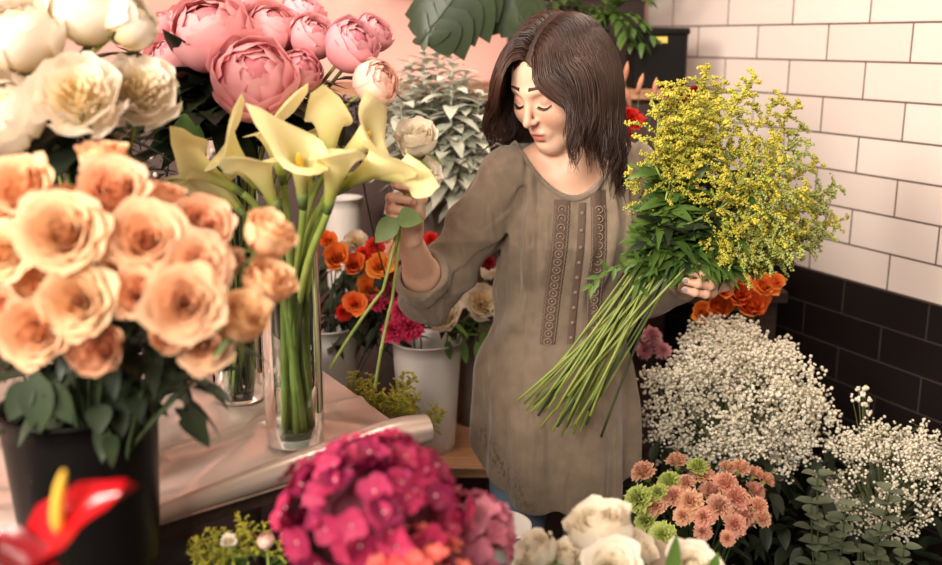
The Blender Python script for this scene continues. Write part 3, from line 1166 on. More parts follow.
# gather neighbouring locks into strands so that they clump towards the ends
K = 420
cen = hrng.choice(NL, K, replace=False)
dd = np.linalg.norm(roots[:, None] - roots[cen][None], axis=2) + 10 * (side[:, None] != side[cen][None])
near = cen[dd.argmin(1)]
tt = np.linspace(0, 1, steps + 1)
cl = (.05 + .62 * sstep(.25, 1, tt))
T = T + (T[:, near] - T) * cl[:, None, None]
mb = MB()
cap_f = lambda P, c=None, R=0.0: np.maximum(field([p_ell(hl((0, .024, .031)), np.array((.0755, .096, .0895)) * HS, HR, .01), p_ell(hl((0, -.030, .020)), np.array((.066, .0595, .0715)) * HS, HR, .02)])(P), -hairline(P))


def hairline(P):
    q = ((P - HC) @ HR) / HS
    x, y, z = q[:, 0], q[:, 1], q[:, 2]
    a = np.where(y < -.005, z - (.076 - .60 * np.abs(x)), .1)
    b_ = np.where(y < .016, z - .0 - (0.016 - y) * 1.0, .1)
    c_ = z + .045
    return np.minimum(np.minimum(a, c_), np.where(np.abs(x) > .03, b_, .1))


Vc, Qc = surface(cap_f, HC - .13, HC + .13, .003)
mb.add(relax(Vc, Qc, 3) - OFFW, Qc)
rad = .0013 if not COARSE else .002
for n in range(NL):
    L = int(steps * (.80 + .2 * hrng.random()))
    if abs(roots[n, 0] - PART) < .0 : continue
    path = T[:L + 1:2, n]
    k = len(path)
    rr_ = rad * (1 - .80 * sstep(.6, 1.0, np.linspace(0, 1, k))) * (.7 + .6 * hrng.random())
    mb.tube(path - OFFW, rr_, 4, cap=True, flat=.7)
hair = mb.build('hair', M_hair, woman)
# ================================================================== blooms, leaves, stems (prototypes; every flower gets its own stem)
def petal(mb, th, w, rho, zed, nu=6, nv=5, ruffle=0.0, rf=3.0, notch=0.0, tint=(0, 1), r=None, tip=0.18, dx=0.0):
    s = np.linspace(0, 1, nu)[:, None]; a = np.linspace(-1, 1, nv)[None, :]
    ph = (r or random).random() * 6
    edge = 1 - tip * a ** 2 - notch * np.cos(a * pi * 3) * .5 - notch * .5
    ss = s * edge
    R_ = rho(ss) + ruffle * ss ** 2 * np.sin(a * rf * 2 + ph) + ruffle * .6 * ss ** 2 * np.sin(a * rf * 4.3 + 2 * ph)
    Z = zed(ss) + ruffle * .4 * ss ** 2 * np.cos(a * rf * 3 + ph)
    wa = w * (.35 + .65 * np.sin(np.clip(s * 1.15, 0, 1) * pi / 2))
    A = th + a * wa + dx * s
    P = np.stack([R_ * np.cos(A), R_ * np.sin(A), Z + 0 * A], -1)
    mb.grid(P, tint=lerp(tint[0], tint[1], (ss + 0 * A)).ravel())


def rose_mesh(name, mats, seed, n=30, openness=1.0, R=.04, nu=8, nv=7):
    r = random.Random(seed); mb = MB()
    for i in range(n):
        t = i / (n - 1)
        Rb = R * (.05 + .80 * t ** 1.05)
        Hh = R * (1.62 - .22 * t) * (1 + r.uniform(-.05, .05))
        lip = (.04 + .34 * t ** 1.6 * openness) * R
        lean = .14 * t * openness * R
        rho = lambda s, Rb=Rb, lip=lip, lean=lean: Rb * (.30 + .70 * np.sin(np.clip(s * 1.7, 0, 1) * pi / 2)) - .10 * Rb * sstep(.45, .9, s) + lean * s + lip * sstep(.62, 1.0, s) ** 1.3
        zed = lambda s, Hh=Hh, lip=lip, t=t: -.80 * R + Hh * s * (1 - .12 * s) - lip * .62 * sstep(.72, 1.05, s)
        petal(mb, i * 2.399 + r.uniform(-.2, .2), lerp(1.9, .72, t ** .5), rho, zed, nu, nv, ruffle=.045 * R * (1 + t), rf=1.4, tint=(t * .35, t * .35 + .65), r=r, tip=.13)
    # the green cup of sepals
    mb.mat = 1
    mb.lathe([(0, -.98 * R), (.22 * R, -.96 * R), (.32 * R, -.80 * R), (.24 * R, -.65 * R)], 8)
    for i in range(5):
        a = i * 2 * pi / 5
        leaf(mb, (.22 * R * cos(a), .22 * R * sin(a), -.84 * R), (cos(a), sin(a), -.5), (0, 0, 1), .85 * R, .22 * R, .5, n=4)
    return mb.mesh(name, mats)


def peony_ball(name, mats, seed, n=26, R=.05, openness=.2, nu=7, nv=6):
    """a globe of wrapped petals"""
    r = random.Random(seed); mb = MB()
    for i in range(n):
        t = i / (n - 1)
        Rb = R * (.52 + .48 * t)
        end = lerp(.97, .70, t ** 1.6) * (1 + r.uniform(-.06, .05))
        fl = openness * t ** 3
        rho = lambda s, Rb=Rb, end=end, fl=fl: Rb * np.sin(np.clip(.10 + s * (end - .10), 0, 1) * pi) ** .85 + fl * Rb * s ** 3
        zed = lambda s, Rb=Rb, end=end: -Rb * .92 * np.cos(np.clip(.10 + s * (end - .10), 0, 1) * pi)
        petal(mb, i * 2.399 + r.uniform(-.3, .3), lerp(.75, .62, t) + r.uniform(0, .25), rho, zed, nu, nv, ruffle=.055 * R, rf=1.8, notch=.05, tint=(0, 1), r=r, tip=.10)
    ball(mb, (0, 0, .02 * R), R * .56, 12, 8, 1.0, tint=.25)
    mb.mat = 1
    mb.lathe([(0, -1.02 * R), (.2 * R, -1.0 * R), (.42 * R, -.90 * R), (.5 * R, -.78 * R)], 10)
    return mb.mesh(name, mats)


def peony_open(name, mats, seed, R=.06, n_out=12, n_in=46):
    r = random.Random(seed); mb = MB()
    for i in range(n_out):
        t = i / (n_out - 1)
        Rb = R * (.62 + .38 * t)
        rho = lambda s, Rb=Rb: Rb * (.15 + .85 * np.sin(np.clip(s * 1.05, 0, 1) * pi / 2))
        zed = lambda s, Rb=Rb, t=t: -.5 * R + (.95 - .35 * t) * R * s ** 1.6
        petal(mb, i * 2.399 + r.uniform(-.2, .2), .62, rho, zed, 7, 7, ruffle=.05 * R, rf=2.2, notch=.06, tint=(.35, 1), r=r, tip=.12)
    for i in range(n_in):
        t = (i + .5) / n_in
        c = R * .52 * sqrt(t)
        th = i * 2.399
        rho = lambda s, c=c: c * (.55 + .45 * s) + .06 * R * s
        zed = lambda s, c=c: -.35 * R + R * (.95 - .30 * (c / R / .52)) * s
        petal(mb, th, .5 * (.25 + .5 * (1 - t)) + .12, rho, zed, 5, 4, ruffle=.05 * R, rf=2, tint=(.0, .55 + .3 * t), r=r, tip=.25)
    mb.mat = 1
    mb.lathe([(0, -.56 * R), (.3 * R, -.52 * R), (.42 * R, -.38 * R)], 10)
    return mb.mesh(name, mats)


def carnation_mesh(name, mats, seed, R=.028, n=30):
    r = random.Random(seed); mb = MB()
    for i in range(n):
        t = (i + .5) / n
        fan = t ** .7
        rho = lambda s, f=fan: R * (.10 * f + (.10 + .85 * f) * s ** 1.2)
        zed = lambda s, f=fan: -.55 * R + R * (1.15 - .85 * f ** 1.6) * np.sin(np.clip(s * .95, 0, 1) * pi / 2)
        P0 = mb.n
        petal(mb, i * 2.399, .55, rho, zed, 5, 7, ruffle=.11 * R, rf=3.1, notch=.12, tint=(.1, 1), r=r, tip=.06)
    mb.mat = 1
    mb.tube([(0, 0, -1.15 * R), (0, 0, -.45 * R)], [.20 * R, .30 * R], 8)
    return mb.mesh(name, mats)


def leaf(mb, base, d, up, L, W, droop=.4, n=7, fold=.25, tint=.5, wave=0.0, tipw=1.0):
    base = np.asarray(base, float); d = norm(d); up = np.asarray(up, float)
    side = np.cross(d, up)
    if np.linalg.norm(side) < 1e-3: side = np.cross(d, (1, 0, 0))
    side = norm(side); nn = np.cross(side, d)
    t = np.linspace(0, 1, n)
    c = base + d * (L * t)[:, None] * 1.0 - np.outer(t ** 2 * L * droop, nn) * .6 + np.outer(t ** 2 * L * droop * .5, (0, 0, -1))
    wd = W * np.sin(np.clip(t ** .75 * tipw, 0, 1) * pi) ** .8 * .5 + 1e-4
    rows = []
    for k in (-1, 0, 1):
        rows.append(c + side * (wd * k)[:, None] + nn * (abs(k) * wd * fold)[:, None] + nn * (wave * L * np.sin(t * 9 + k * 1.5) * abs(k))[:, None])
    mb.grid(np.stack(rows, 1), tint=tint)


def calla_mesh(name, mats, seed, L=.115):
    r = random.Random(seed); mb = MB()
    nu, nv = 12, 21
    s = np.linspace(0, 1, nu)[:, None]; u = np.linspace(-1, 1, nv)[None, :]
    phi = u * pi * 1.12
    back = np.exp(-(phi / 1.1) ** 2)
    Hh = L * (.72 + .34 * back + .05 * np.cos(phi))
    rho = L * (.06 + .16 * s ** 1.4 + (.13 + .05 * np.sin(phi * 2 + r.random() * 6)) * s ** 6 + .22 * back * s ** 7 * np.exp(-(phi / .5) ** 2)) + .0016 * u
    Z = Hh * s - L * .16 * s ** 8 * (1 - np.exp(-(phi / .35) ** 2)) + L * .02 * s ** 4 * np.sin(phi * 3 + 1)
    P = np.stack([rho * np.sin(phi), rho * np.cos(phi), Z + 0 * phi], -1)
    mb.grid(P, tint=(s + 0 * phi).ravel())
    mb.mat = 1
    mb.tube(bez((0, 0, .12 * L), (0, .0, .35 * L), (0, .01 * L, .58 * L), n=8), [.035 * L, .05 * L, .05 * L, .05 * L, .048 * L, .045 * L, .04 * L, .02 * L], 8)
    mb.mat = 2
    mb.tube([(0, 0, -.14 * L), (0, 0, 0), (0, 0, .08 * L)], [.05 * L, .062 * L, .066 * L], 10)
    return mb.mesh(name, mats)


def ball(mb, c, r, seg=6, rings=4, sq=1.0, tint=.5):
    prof = [(r * sin(pi * i / rings), -r * sq * cos(pi * i / rings)) for i in range(rings + 1)]
    mb.lathe(prof, seg, c, tint=tint)


OCT_V = np.array([[1, 0, 0], [-1, 0, 0], [0, 1, 0], [0, -1, 0], [0, 0, 1], [0, 0, -1]], float)
OCT_F = np.array([[0, 2, 4, 4], [2, 1, 4, 4], [1, 3, 4, 4], [3, 0, 4, 4], [2, 0, 5, 5], [1, 2, 5, 5], [3, 1, 5, 5], [0, 3, 5, 5]])
_t = (1 + sqrt(5)) / 2
ICO_V = np.array([[-1, _t, 0], [1, _t, 0], [-1, -_t, 0], [1, -_t, 0], [0, -1, _t], [0, 1, _t], [0, -1, -_t], [0, 1, -_t], [_t, 0, -1], [_t, 0, 1], [-_t, 0, -1], [-_t, 0, 1]]) / sqrt(1 + _t * _t)
ICO_F = np.array([[0, 11, 5, 5], [0, 5, 1, 1], [0, 1, 7, 7], [0, 7, 10, 10], [0, 10, 11, 11], [1, 5, 9, 9], [5, 11, 4, 4], [11, 10, 2, 2], [10, 7, 6, 6], [7, 1, 8, 8],
                  [3, 9, 4, 4], [3, 4, 2, 2], [3, 2, 6, 6], [3, 6, 8, 8], [3, 8, 9, 9], [4, 9, 5, 5], [2, 4, 11, 11], [6, 2, 10, 10], [8, 6, 7, 7], [9, 8, 1, 1]])


def blobs(mb, C, r, kind='oct', jit=.35, seed=0, tint=.5, squash=None):
    """many tiny buds in one go"""
    g_ = np.random.default_rng(seed)
    C = np.asarray(C); n = len(C)
    Vb, Fb = (OCT_V, OCT_F) if kind == 'oct' else (ICO_V, ICO_F)
    r = np.broadcast_to(np.asarray(r, float), (n,))
    V = Vb[None] * (1 + jit * g_.normal(size=(n, len(Vb), 1)) * .6) * r[:, None, None]
    ang = g_.random(n) * 6.28
    c_, s_ = np.cos(ang), np.sin(ang)
    x = V[:, :, 0] * c_[:, None] - V[:, :, 1] * s_[:, None]; y = V[:, :, 0] * s_[:, None] + V[:, :, 1] * c_[:, None]
    V = np.stack([x, y, V[:, :, 2]], -1) + C[:, None, :]
    F = Fb[None] + (np.arange(n) * len(Vb))[:, None, None]
    mb.add(V.reshape(-1, 3), F.reshape(-1, 4), np.repeat(np.broadcast_to(tint, (n,)), len(Vb)))


def hydrangea_mesh(name, mats, seed, R=.09, n=105, fr=.020, cut=-.35):
    g_ = np.random.default_rng(seed); mb = MB()
    for i in range(n):
        z = 1 - (1 - cut) * (i + .5) / n
        a = i * 2.399963
        rr = sqrt(max(0, 1 - z * z))
        nrm = norm(np.array([rr * cos(a), rr * sin(a), z]) + g_.normal(size=3) * .12)
        c = nrm * R * (1 + g_.normal() * .05) * np.array([1, 1, .86])
        F = frame_from(norm(nrm + g_.normal(size=3) * .22), g_.normal(size=3))
        f_ = fr * g_.uniform(.85, 1.2); tn = g_.uniform(0, 1)
        for k in range(4):
            s = np.linspace(0, 1, 4)[:, None]; u = np.linspace(-1, 1, 5)[None, :]
            wdt = np.sin(s * pi * .80) ** .7 * .55 + .02
            rad = s * (1 - .22 * u ** 2)
            th = k * pi / 2
            x = rad * f_; y = u * wdt * f_
            zz = f_ * (.18 * s ** 1.5 + .12 * u ** 2 * s + .10 * s * np.sin(u * 3 + k + 9 * tn))
            X = x * cos(th) - y * sin(th); Y = x * sin(th) + y * cos(th)
            P = np.stack([X, Y, zz], -1) @ F.T + c
            mb.grid(P, tint=np.full(20, tn))
        mb.mat = 1
        mb.add(OCT_V * f_ * .11 @ F.T + c + nrm * .002, OCT_F)
        mb.mat = 0
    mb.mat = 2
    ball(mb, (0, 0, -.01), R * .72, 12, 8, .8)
    return mb.mesh(name, mats)


# ------------------------------------------------------------------ plant materials
M_stem = principled('green_stem', srgb(158, 168, 84), .5, col2=srgb(128, 146, 66), nscale=20, rnd=.1)
M_stem_d = principled('dark_stem', srgb(62, 76, 42), .55, col2=srgb(48, 62, 34), nscale=20, rnd=.1)
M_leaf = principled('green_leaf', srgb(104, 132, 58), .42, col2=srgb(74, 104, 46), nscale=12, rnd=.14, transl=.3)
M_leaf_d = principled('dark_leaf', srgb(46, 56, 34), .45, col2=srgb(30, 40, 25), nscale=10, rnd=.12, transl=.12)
M_leaf_l = principled('light_leaf', srgb(140, 160, 96), .5, col2=srgb(112, 138, 72), nscale=12, rnd=.1, transl=.3)
M_sepal = principled('sepal', srgb(104, 120, 60), .55)
M_peach = petal_mat('peach_petal', srgb(228, 140, 78), srgb(247, 206, 164), rnd=.06, hue=.012, mid=.42)
M_peach_s = petal_mat('apricot_petal', srgb(224, 140, 84), srgb(240, 186, 150), rnd=.1, hue=.012, mid=.5)
M_whitep = petal_mat('white_peony_petal', srgb(246, 220, 146), srgb(246, 234, 218), rnd=.04, mid=.35)
M_whiter = petal_mat('white_rose_petal', srgb(226, 204, 140), srgb(250, 240, 222), rnd=.04, mid=.35)
M_pinkp = petal_mat('pink_peony_petal', srgb(216, 108, 122), srgb(238, 174, 176), rnd=.08, hue=.01, mid=.45)
M_pinkpale = petal_mat('pale_peony_petal', srgb(238, 176, 160), srgb(248, 214, 198), rnd=.05, mid=.45)
M_calla = petal_mat('calla_spathe', srgb(176, 184, 70), srgb(250, 238, 178), rnd=.05, mid=.30, rough=.4, transl=.35)
M_spadix = principled('yellow_spadix', srgb(226, 180, 60), .7, bump=.4, bscale=400)
M_hyd = petal_mat('magenta_floret', srgb(128, 24, 66), srgb(198, 58, 98), rnd=0, mid=.5, transl=.2)
M_hyd2 = petal_mat('coral_floret', srgb(214, 78, 76), srgb(238, 128, 110), rnd=0, mid=.5, transl=.2)
M_hyd3 = petal_mat('pink_floret', srgb(198, 96, 124), srgb(226, 144, 160), rnd=0, mid=.5, transl=.2)
M_hydc = principled('floret_heart', srgb(226, 170, 170), .6)
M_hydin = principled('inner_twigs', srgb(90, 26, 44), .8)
M_orange = petal_mat('orange_petal', srgb(222, 84, 24), srgb(250, 140, 66), rnd=.08, hue=.012, mid=.45)
M_red = petal_mat('red_petal', srgb(170, 20, 24), srgb(226, 54, 40), rnd=.08, mid=.45)
M_darkred = petal_mat('dark_red_petal', srgb(86, 10, 20), srgb(146, 24, 34), rnd=.08, mid=.45)
M_magenta = petal_mat('magenta_petal', srgb(160, 24, 64), srgb(216, 62, 104), rnd=.08, mid=.45)
M_pinkc = petal_mat('dusty_pink_petal', srgb(196, 120, 130), srgb(222, 160, 164), rnd=.08, mid=.45)
M_salmon = petal_mat('salmon_petal', srgb(212, 140, 104), srgb(236, 186, 156), rnd=.10, hue=.012, mid=.45)
M_limec = petal_mat('lime_petal', srgb(160, 176, 76), srgb(200, 210, 122), rnd=.08, mid=.45)
M_yellow = principled('goldenrod_bud', srgb(208, 186, 62), .7, col2=srgb(150, 158, 58), nscale=40, rnd=.12)
M_yellow_d = principled('goldenrod_bud_pale', srgb(170, 172, 88), .75, col2=srgb(146, 154, 82), nscale=40, rnd=.1)
M_gyp = principled('gypsophila_floret', srgb(232, 222, 204), .75, col2=srgb(206, 196, 170), nscale=30)
M_gypstem = principled('fine_stem', srgb(120, 124, 84), .7)
M_glass = glass_mat('clear_glass')
M_water = glass_mat('water', (.95, .975, .93, 1), .05)
M_white_c = principled('white_enamel', srgb(222, 214, 206), .35, col2=srgb(210, 202, 194), nscale=5)
M_black_c = principled('black_plastic', srgb(17, 14, 13), .38, spec=.22)
M_grey_c = principled('grey_zinc', srgb(120, 108, 98), .45, metal=.3, col2=srgb(96, 86, 78), nscale=8)

ROSE = [rose_mesh('rose_bloom', [M_peach, M_sepal], 10 + i, 30, o) for i, o in enumerate((1.0, .7, 1.15, .25))]
WROSE = [rose_mesh('white_rose_bloom', [M_whiter, M_sepal], 30 + i, 28, o) for i, o in enumerate((.15, .9, .35))]
OROSE = [rose_mesh('orange_rose_bloom', [M_orange, M_sepal], 40 + i, 24, o, nu=5, nv=5) for i, o in enumerate((.7, 1.1))]
PPEONY = [peony_ball('pink_peony_bloom', [M_pinkp, M_sepal], 50 + i, 26, .05, o) for i, o in enumerate((.05, .25, .15))]
PPALE = [peony_ball('pale_peony_bloom', [M_pinkpale, M_sepal], 55, 24, .05, .0)]
WPEONY = [peony_open('white_peony_bloom', [M_whitep, M_sepal], 60 + i) for i in range(2)]
WBALL = [peony_ball('white_peony_bloom', [M_whitep, M_sepal], 66, 26, .05, .25), peony_ball('white_peony_bloom', [M_whitep, M_sepal], 67, 20, .05, .0)]
CALLA = [calla_mesh('calla_bloom', [M_calla, M_spadix, M_leaf_l], 70 + i) for i in range(4)]
CARN = {k: [carnation_mesh(k + '_carnation_bloom', [m, M_sepal], 80 + i) for i in range(2)] for k, m in
        (('red', M_red), ('magenta', M_magenta), ('salmon', M_salmon), ('lime', M_limec), ('pink', M_pinkc), ('dark_red', M_darkred))}


def flower(name, label, cat, group, mesh, head, aim, s, to=None, stemr=.0028, smat=None, spin=None, base_off=.03, leaves=0, lmat=None, lsize=.05, bend=.5, mids=None, llim=(.05, .5), partname='bloom'):
    """one cut flower: bloom at head facing aim, its stem running down to `to`"""
    head = np.asarray(head, float); aim = norm(aim)
    r = random.Random(label + name)
    t = thing(name, label, cat, head, group)
    R_ = frame_from(aim, (r.uniform(-1, 1), r.uniform(-1, 1), .2) if spin is None else spin)
    if spin is None:
        R_ = R_ @ rot('z', r.uniform(0, 6.28))
    link(partname, mesh, t, M=m4(R_, (0, 0, 0), s))
    if to is not None:
        to = np.asarray(to, float) - head
        b0 = -aim * base_off * s
        c1 = b0 - aim * np.linalg.norm(to) * bend * .5
        c2 = to * .5 + np.array([0, 0, np.linalg.norm(to) * .18]) if mids is None else np.asarray(mids, float) - head
        pts = bez(b0, c1, c2, to, n=14)
        mb = MB(); mb.tube(pts, np.linspace(stemr, stemr * 1.15, 14), 7)
        mb.build('stem', smat or M_stem, t)
        if leaves:
            mb = MB()
            for k in range(leaves):
                u = lerp(llim[0], llim[1], (k + .5) / leaves) * 13
                i = int(u); p = lerp(pts[i], pts[min(i + 1, 13)], u - i)
                a = r.uniform(0, 6.28)
                d = np.array([cos(a), sin(a), r.uniform(-.2, .5)])
                leaf(mb, p, d, (0, 0, 1), lsize * r.uniform(.8, 1.25), lsize * r.uniform(.42, .55), r.uniform(.2, .8))
            mb.build('leaves', lmat or M_leaf_d, t)
    return t


def vessel(name, label, cat, base, H_, r0, r1, mat, wall=.004, lip=.003, seg=40, group=None, extra=None, belly=None):
    """an open round container: outer wall, rim, inner wall, thick base"""
    t = thing(name, label, cat, base, group)
    n = 10
    zs = np.linspace(0, H_, n)
    ro = [lerp(r0, r1, z / H_) + (belly or 0) * sin(pi * z / H_) for z in zs]
    prof = [(0, 0), (ro[0] * .96, 0)] + [(ro[0], .004)] + [(a, z) for a, z in zip(ro[1:], zs[1:])]
    prof += [(ro[-1] + lip, H_), (ro[-1] + lip, H_ + .003), (ro[-1] - wall, H_ + .003)]
    prof += [(max(a - wall, .002), max(z, .008)) for a, z in zip(ro[::-1][1:], zs[::-1][1:])] + [(0, .008)]
    mb = MB(); mb.lathe(prof, seg)
    mb.build('body', mat, t)
    return t, ro
# ================================================================== table with silvery-pink paper
TZ = .90
TC = at_z(408, 442, TZ)                       # the corner nearest the florist
TA = at_z(332, 386, TZ) - TC; TA = norm(TA)   # back edge direction
TB = norm(np.array([-.74, -.60, 0]))          # front edge direction, towards the window
P0 = TC; P1 = TC + TB * 1.45; P3 = TC + TA * .86; P2 = P1 + TA * .86
t = thing('table', 'long table at the left draped in silvery pink paper under the vases', 'table', ((P0 + P2) / 2)[[0, 1]].tolist() + [0])
o3 = np.array([((P0 + P2) / 2)[0], ((P0 + P2) / 2)[1], 0])
mb = MB()
top = []
for z in (TZ - .035, TZ - .003):
    top.append([np.array([p[0], p[1], z]) - o3 for p in (P0, P1, P2, P3)])
V = np.array(top[0] + top[1])
mb.add(V, [[3, 2, 1, 0], [4, 5, 6, 7], [0, 1, 5, 4], [1, 2, 6, 5], [2, 3, 7, 6], [3, 0, 4, 7]])
mb.build('table_top', M_darkwood, t, smooth=False)
for a, b in ((.06, .06), (1.39, .06), (.06, .80), (1.39, .80)):
    p = P0 + TB * a + TA * b
    mb = MB(); mb.box((p[0] - o3[0], p[1] - o3[1], (TZ - .035) / 2), (.05, .05, TZ - .035), bev=.004)
    mb.build('leg', M_darkwood, t, smooth=False)

# the paper: creased sheet lying on the table, its free edges curling
m, nt, out = new_mat('silver_pink_paper')
N, L = nt.nodes, nt.links
b = N.new('ShaderNodeBsdfPrincipled')
tc = N.new('ShaderNodeTexCoord')
nz = N.new('ShaderNodeTexNoise'); nz.inputs['Scale'].default_value = 3.5; nz.inputs['Detail'].default_value = 3
rp = N.new('ShaderNodeValToRGB')
rp.color_ramp.elements[0].position = .35; rp.color_ramp.elements[0].color = srgb(186, 170, 156)
rp.color_ramp.elements[1].position = .65; rp.color_ramp.elements[1].color = srgb(226, 200, 188)
L.new(tc.outputs['Object'], nz.inputs['Vector']); L.new(nz.outputs['Fac'], rp.inputs['Fac'])
L.new(rp.outputs['Color'], b.inputs['Base Color'])
b.inputs['Roughness'].default_value = .28; b.inputs['Metallic'].default_value = .4
L.new(b.outputs[0], out.inputs['Surface'])
M_paper = m
mb = MB()
nu, nv = 90, 70
U = np.linspace(-.02, 1.42, nu); Vv = np.linspace(-.03, .84, nv)
prng = np.random.default_rng(3)
cre = [(prng.uniform(0, 1.4), prng.uniform(0, .8), prng.uniform(0, pi), prng.uniform(.004, .011), prng.uniform(18, 40)) for _ in range(34)]
P = np.zeros((nu, nv, 3))
for i, u in enumerate(U):
    for j, v in enumerate(Vv):
        p = P0 + TB * u + TA * v
        z = TZ + .0015
        for (cu, cv, ca, am, fr) in cre:
            du, dv = u - cu, v - cv
            q = du * cos(ca) + dv * sin(ca)
            along = -du * sin(ca) + dv * cos(ca)
            z += am * 1.5 * max(0, 1 - abs(q) * fr) * math.exp(-(along / .25) ** 2) * min(1, max(0, v / .1))
        # front edge rolls up and over
        P[i, j] = (p[0], p[1], z)
mb.grid(P - o3)
ppr = thing('wrapping_paper', 'creased silvery pink paper spread over the table under the glass vases', 'wrapping paper', tuple(o3 + (0, 0, TZ)))
mb2 = MB(); mb2.grid(P - o3 - np.array([0, 0, TZ])); mb2.build('sheet', M_paper, ppr)
# rolled front edge
mb = MB()
rows = []
for u in np.linspace(-.03, 1.42, 60):
    row = []
    rr = .020 * (1 + .25 * sin(u * 9)) * (1 + .5 * math.exp(-((u) / .12) ** 2))
    c = P0 + TB * u - TA * .022 + np.array([0, 0, rr + .001 + .004 * sin(u * 6)])
    for a in np.linspace(-pi / 2, pi * 1.15, 18):
        r_ = rr * (1 - .12 * (a + pi / 2) / 5)
        row.append(c + TA * (cos(a) * -r_) + np.array([0, 0, sin(a) * r_]))
    rows.append(row)
rows = np.array(rows) - o3 - np.array([0, 0, TZ])
mb.grid(rows); mb.build('rolled_edge', M_paper, ppr)
# ================================================================== bunches at the left
def toward(h, c, up=.6, cam_=.35):
    """which way a bloom looks: away from the middle of its bunch, a little up, a little towards the light"""
    d = norm(np.asarray(h) - np.asarray(c))
    return norm(d + np.array([0, -cam_, 0]) + np.array([0, 0, up * .5]))


def vase_pts(base, n, r, seed=0):
    g_ = random.Random(seed)
    out = []
    for i in range(n):
        a = g_.uniform(0, 6.28); q = r * sqrt(g_.random())
        out.append(np.array([base[0] + q * cos(a), base[1] + q * sin(a), base[2] + .012]))
    return out


TZP = TZ + .008
# ---- peach roses in a black bucket
bk = at(72, 330, 1.27); bk = np.array([bk[0], bk[1], TZP])
BKH = .235
vessel('flower_bucket', 'glossy black bucket holding the peach roses at the left', 'bucket', bk, BKH, .088, .102, M_black_c)
PE = [  # px, py, diameter px, distance, which bloom, label
    (64, 234, 76, 1.10, 0, 'peach rose facing out, largest and widest open in the left half of the bunch'),
    (21, 186, 66, 1.16, 1, 'pale peach rose near the left edge below the white peonies'),
    (78, 301, 66, 1.08, 0, 'deep orange-centred peach rose low in the middle of the left cluster'),
    (35, 332, 70, 1.07, 1, 'peach rose lowest at the left edge, beside the bucket rim'),
    (98, 349, 62, 1.08, 3, 'half-open peach rose hanging lowest over the black bucket'),
    (99, 276, 58, 1.16, 0, 'peach rose tucked behind the deep orange-centred one'),
    (41, 286, 58, 1.14, 2, 'peach rose half hidden left of the deep orange-centred one'),
    (113, 190, 68, 1.17, 1, 'pale peach rose at the top of the bunch under the white peonies'),
    (104, 158, 52, 1.24, 3, 'pale peach rosebud topmost of the bunch against the peonies'),
    (62, 200, 42, 1.20, 3, 'small peach rose between two big blooms at the upper left'),
    (163, 198, 46, 1.24, 3, 'peach rosebud in profile at the upper right of the bunch'),
    (147, 238, 70, 1.13, 0, 'big creamy peach rose facing up in the centre of the bunch'),
    (203, 224, 58, 1.22, 1, 'peach rose at the upper right shoulder of the bunch'),
    (198, 264, 56, 1.13, 2, 'cupped peach rose right of the centre bloom'),
    (228, 262, 40, 1.22, 3, 'small peach rose behind the right side of the bunch'),
    (138, 294, 54, 1.10, 1, 'peach rose directly beneath the big creamy centre bloom'),
    (186, 304, 70, 1.05, 0, 'pale rosy peach rose, nearest and lowest in the right cluster'),
    (242, 318, 62, 1.10, 3, 'peach rose jutting out at the lower right of the bunch'),
    (205, 345, 48, 1.12, 2, 'peach rose hanging under the right cluster'),
    (170, 336, 46, 1.10, 3, 'drooping peach rose with hanging outer petals under the right cluster'),
    (269, 235, 60, 1.20, 3, 'closed peach rose standing clear at the right, in front of the callas'),
    (267, 281, 60, 1.18, 3, 'closed peach rose standing clear at the right, over the tall glass vase'),
    (4, 252, 54, 1.13, 2, 'peach rose cut by the left edge of the picture, upper one'),
    (2, 312, 54, 1.11, 1, 'peach rose cut by the left edge of the picture, lower one'),
    (3, 208, 50, 1.2, 0, 'peach rose at the left edge close under a white peony'),
]
bc = np.array([bk[0] + .03, bk[1] + .02, TZP + .36])
ends = vase_pts(bk, len(PE), .05, 4)
for (px, py, dpx, Y, k, lab), e in zip(PE, ends):
    h = at(px, py, Y)
    s = dpx * Y / 1000 / .076
    mid = np.array([lerp(bk[0], h[0], .35), lerp(bk[1], h[1], .35), TZP + BKH + .02])
    flower('peach_rose', lab, 'rose', 'peach roses in the black bucket', ROSE[k], h, toward(h, bc, *((.5, .75) if k != 3 or py > 330 else (2.2, .25))), s, e, .0026, M_stem_d, mids=mid, leaves=2, lsize=.055, llim=(.22, .5))
# loose foliage round the bucket's rim
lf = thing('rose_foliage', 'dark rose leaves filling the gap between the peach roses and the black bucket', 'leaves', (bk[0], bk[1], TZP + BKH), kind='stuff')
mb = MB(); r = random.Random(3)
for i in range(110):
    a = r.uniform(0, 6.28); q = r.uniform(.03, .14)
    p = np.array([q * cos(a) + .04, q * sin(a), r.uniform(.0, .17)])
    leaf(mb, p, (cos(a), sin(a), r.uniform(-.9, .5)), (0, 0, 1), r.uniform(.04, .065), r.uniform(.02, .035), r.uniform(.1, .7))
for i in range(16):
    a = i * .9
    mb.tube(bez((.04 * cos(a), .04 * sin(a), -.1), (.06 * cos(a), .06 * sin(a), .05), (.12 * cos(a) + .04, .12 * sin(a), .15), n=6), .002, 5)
mb.build('leaves', M_leaf_d, lf)
